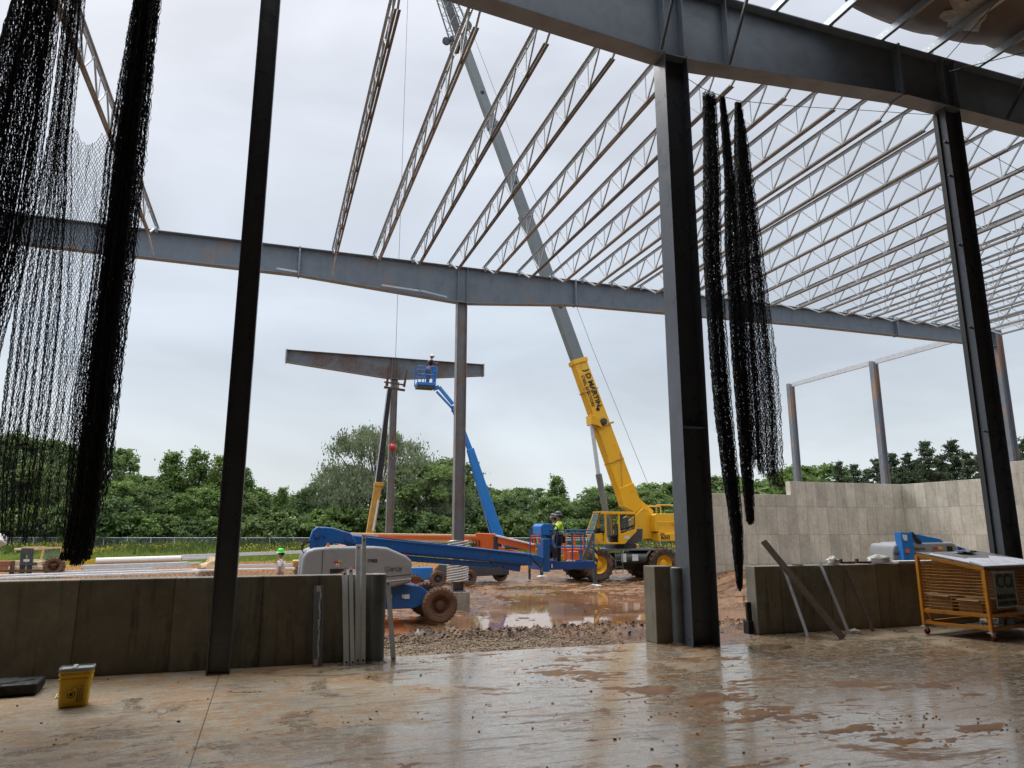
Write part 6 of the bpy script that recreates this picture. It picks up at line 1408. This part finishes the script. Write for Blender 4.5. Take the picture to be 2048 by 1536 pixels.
def pine_proto(seed,h,w):
    t=thing('tree','x','tree'); r_=np.random.RandomState(seed); P=[];A=[]; m=MB(); m.tube([(0,0,-.3),(.1,0,h*.5),(0,0,h)],[.24,.15,.02],7)
    z=h*.12
    while z<h*.98:
        u=z/h; k=r_.randint(4,7)
        for i in range(k):
            a=r_.uniform(0,6.28); L=w/2*(1.02-u)**.75*r_.uniform(.45,1.2)+.1; d=np.array([math.cos(a),math.sin(a),r_.uniform(-.02,.4)])
            m.tube([(0,0,z),tuple(np.array([0,0,z])+d*L)],[.05,.012],4)
            n_=int(60*L)+14; s=r_.uniform(.2,1,n_)[:,None]; c=np.array([0,0,z])+d*L*s+r_.normal(scale=1,size=(n_,3))*np.array([.20,.20,.13])*(.7+L*.2); P.append(c)
        z+=r_.uniform(.32,.6)
    P=np.concatenate(P); N=len(P); a=r_.normal(size=(N,3)); a/=np.linalg.norm(a,axis=1,keepdims=True); b=np.cross(a,r_.normal(size=(N,3))); b/=np.linalg.norm(b,axis=1,keepdims=True); s=r_.uniform(.5,1.3,N)[:,None]*.17
    V=np.stack([P-a*s,P-b*s*.5,P+a*s,P+b*s*.5],1).reshape(-1,3); npmesh('crown',V,np.arange(4*N).reshape(-1,4),M['pine'],t); m.build('trunk',M['bark'],t); return t
PT={'a':tree_proto(1,10,9,1.2,.17,12500,M['leaf1'],cls=120),'b':tree_proto(2,10,8,.8,.16,12500,M['leaf2'],cls=130),'c':tree_proto(3,10,8.5,1.0,.17,12500,M['leaf3'],cls=115),
    'd':tree_proto(4,10,5.5,3.2,.13,5200,M['leaf3'],'tall',cls=95,trunk=.13),'w':tree_proto(6,14.5,15,2.2,.15,26000,M['willow'],'willow',cls=96,trunk=.5),
    's':tree_proto(8,4,6,.2,.17,7000,M['leaf1'],'round',cls=70,trunk=.08),'g':tree_proto(9,4,6.5,.2,.17,7000,M['leaf3'],'round',cls=70,trunk=.08),'v':tree_proto(12,4,6,.2,.16,7000,M['leaf2'],'round',cls=70,trunk=.08),
    'p':pine_proto(5,12,7.6),'q':pine_proto(15,12,6)}
base_h={'a':10,'b':10,'c':10,'d':10,'w':14.5,'s':4,'g':4,'v':4,'p':12,'q':12}
used=set()
def plant(kind,px,ytop,f_,wide=1.0,label='',group='',nm='deciduous_tree',cat='tree'):
    top=1.6+(1059-ytop)*f_/1449; x,y=LF((px-1024)*f_/1449,f_); z=-.5; hh=top-z; s=hh/base_h[kind]
    o=PT[kind] if kind not in used else copytree(PT[kind]); used.add(kind)
    o.name=nm; o.location=(x,y,z); o.scale=(s*wide,s*wide,s); o.rotation_euler=(0,0,rnd.uniform(0,6.28)); o['label']=label; o['category']=cat; o['group']=group; return o
GA='trees beyond the fence'
back=[(-60,870,'b'),(30,862,'a'),(110,872,'b'),(180,880,'a'),(250,940,'a'),(330,925,'b'),(455,950,'c'),(530,982,'a'),(600,985,'b'),(668,965,'c'),(905,925,'a'),(965,985,'b'),(1010,972,'a'),(1062,985,'b'),(1160,990,'a'),(1215,975,'c'),(1265,968,'b'),(1320,962,'c'),(1380,958,'a'),(1440,955,'b'),(1500,968,'c'),(1560,945,'b')]
for i,(px,yt,k) in enumerate(back): plant(k,px,yt+rnd.uniform(-14,16)+(14 if px<460 else 0),96+3*(i%3),1.15 if yt<950 else 1.5,f'{ORD[i]} leafy tree from the left in the far row beyond the fence',GA)
front=[(0,930,'b'),(75,915,'a'),(150,930,'b'),(225,962,'c'),(290,968,'a'),(345,955,'b'),(395,945,'c'),(460,985,'a'),(640,955,'b'),(850,935,'a'),(930,960,'b'),(1000,985,'a'),(1035,995,'b'),(1100,1000,'c'),(1150,1005,'a'),(1200,990,'b'),(1240,980,'c'),(1300,985,'c'),(1350,985,'b')]
for i,(px,yt,k) in enumerate(front): plant(k,px,yt+rnd.uniform(-12,26)+(12 if px<460 else 0),84+2*(i%3),1.2,f'{ORD[i]} leafy tree from the left in the near row beyond the fence',GA)
for i,(px,yt) in enumerate(sorted(((330,897),(385,893),(432,905),(255,945),(1115,948),(480,930),(605,975),(560,972)))): plant('d',px,yt,90,1.0,f'{ORD[i]} from the left of the thin airy trees rising over the tree row','airy trees over the row','airy_tree')
plant('w',752,852,86,.92,'big grey-green willow-like tree behind the rusty column','','willow_tree')
plant('w',880,955,84,1.0,'lower willow-like tree behind the collared column','','willow_tree')
plant('w',690,930,88,.9,'left flank willow-like tree behind the yellow boom','','willow_tree')
sh=[(k,px) for k,px in zip('sgvsvgsvgssvgsgvsvgsvgsvsg',range(10,1420,55))]
for i,(k,px) in enumerate(sh): plant(k,px,1030+rnd.uniform(-22,14)-(12 if px<250 else 0),79.5+rnd.uniform(0,2),1.15,f'{ORD[i]} bush from the left at the foot of the trees','bushes behind the fence','bush','bush')
pn=[(1690,918,'p'),(1722,925,'q'),(1765,912,'p'),(1802,902,'q'),(1832,900,'p'),(1872,877,'q'),(1925,873,'p'),(1955,900,'q'),(2005,895,'p'),(2040,855,'q'),(2075,870,'p'),(1745,935,'q'),(1785,925,'p'),(1815,930,'q'),(1850,915,'q'),(1898,905,'q'),(1980,905,'q'),(2022,890,'p')]
for i,(px,yt,k) in enumerate(sorted(pn)): plant(k,px,yt,78+3*(i%3),1.0,f'{ORD[i]} dark conifer from the left above the concrete wall','conifers above the wall','pine_tree')
for i,(px,yt,k) in enumerate(((1560,958,'g'),(1600,935,'c'),(1650,930,'c'),(1700,972,'b'),(1760,975,'b'),(1830,970,'b'),(1900,965,'b'),(1970,960,'a'),(2040,955,'b'))): plant(k,px,yt,90+i%2*4,1.3,f'{ORD[i]} leafy tree from the left over the concrete wall','leafy trees over the wall')
plant('a',1505,965,92,1.2,'leafy tree behind the fringe of the right-hand net','leafy trees over the wall')
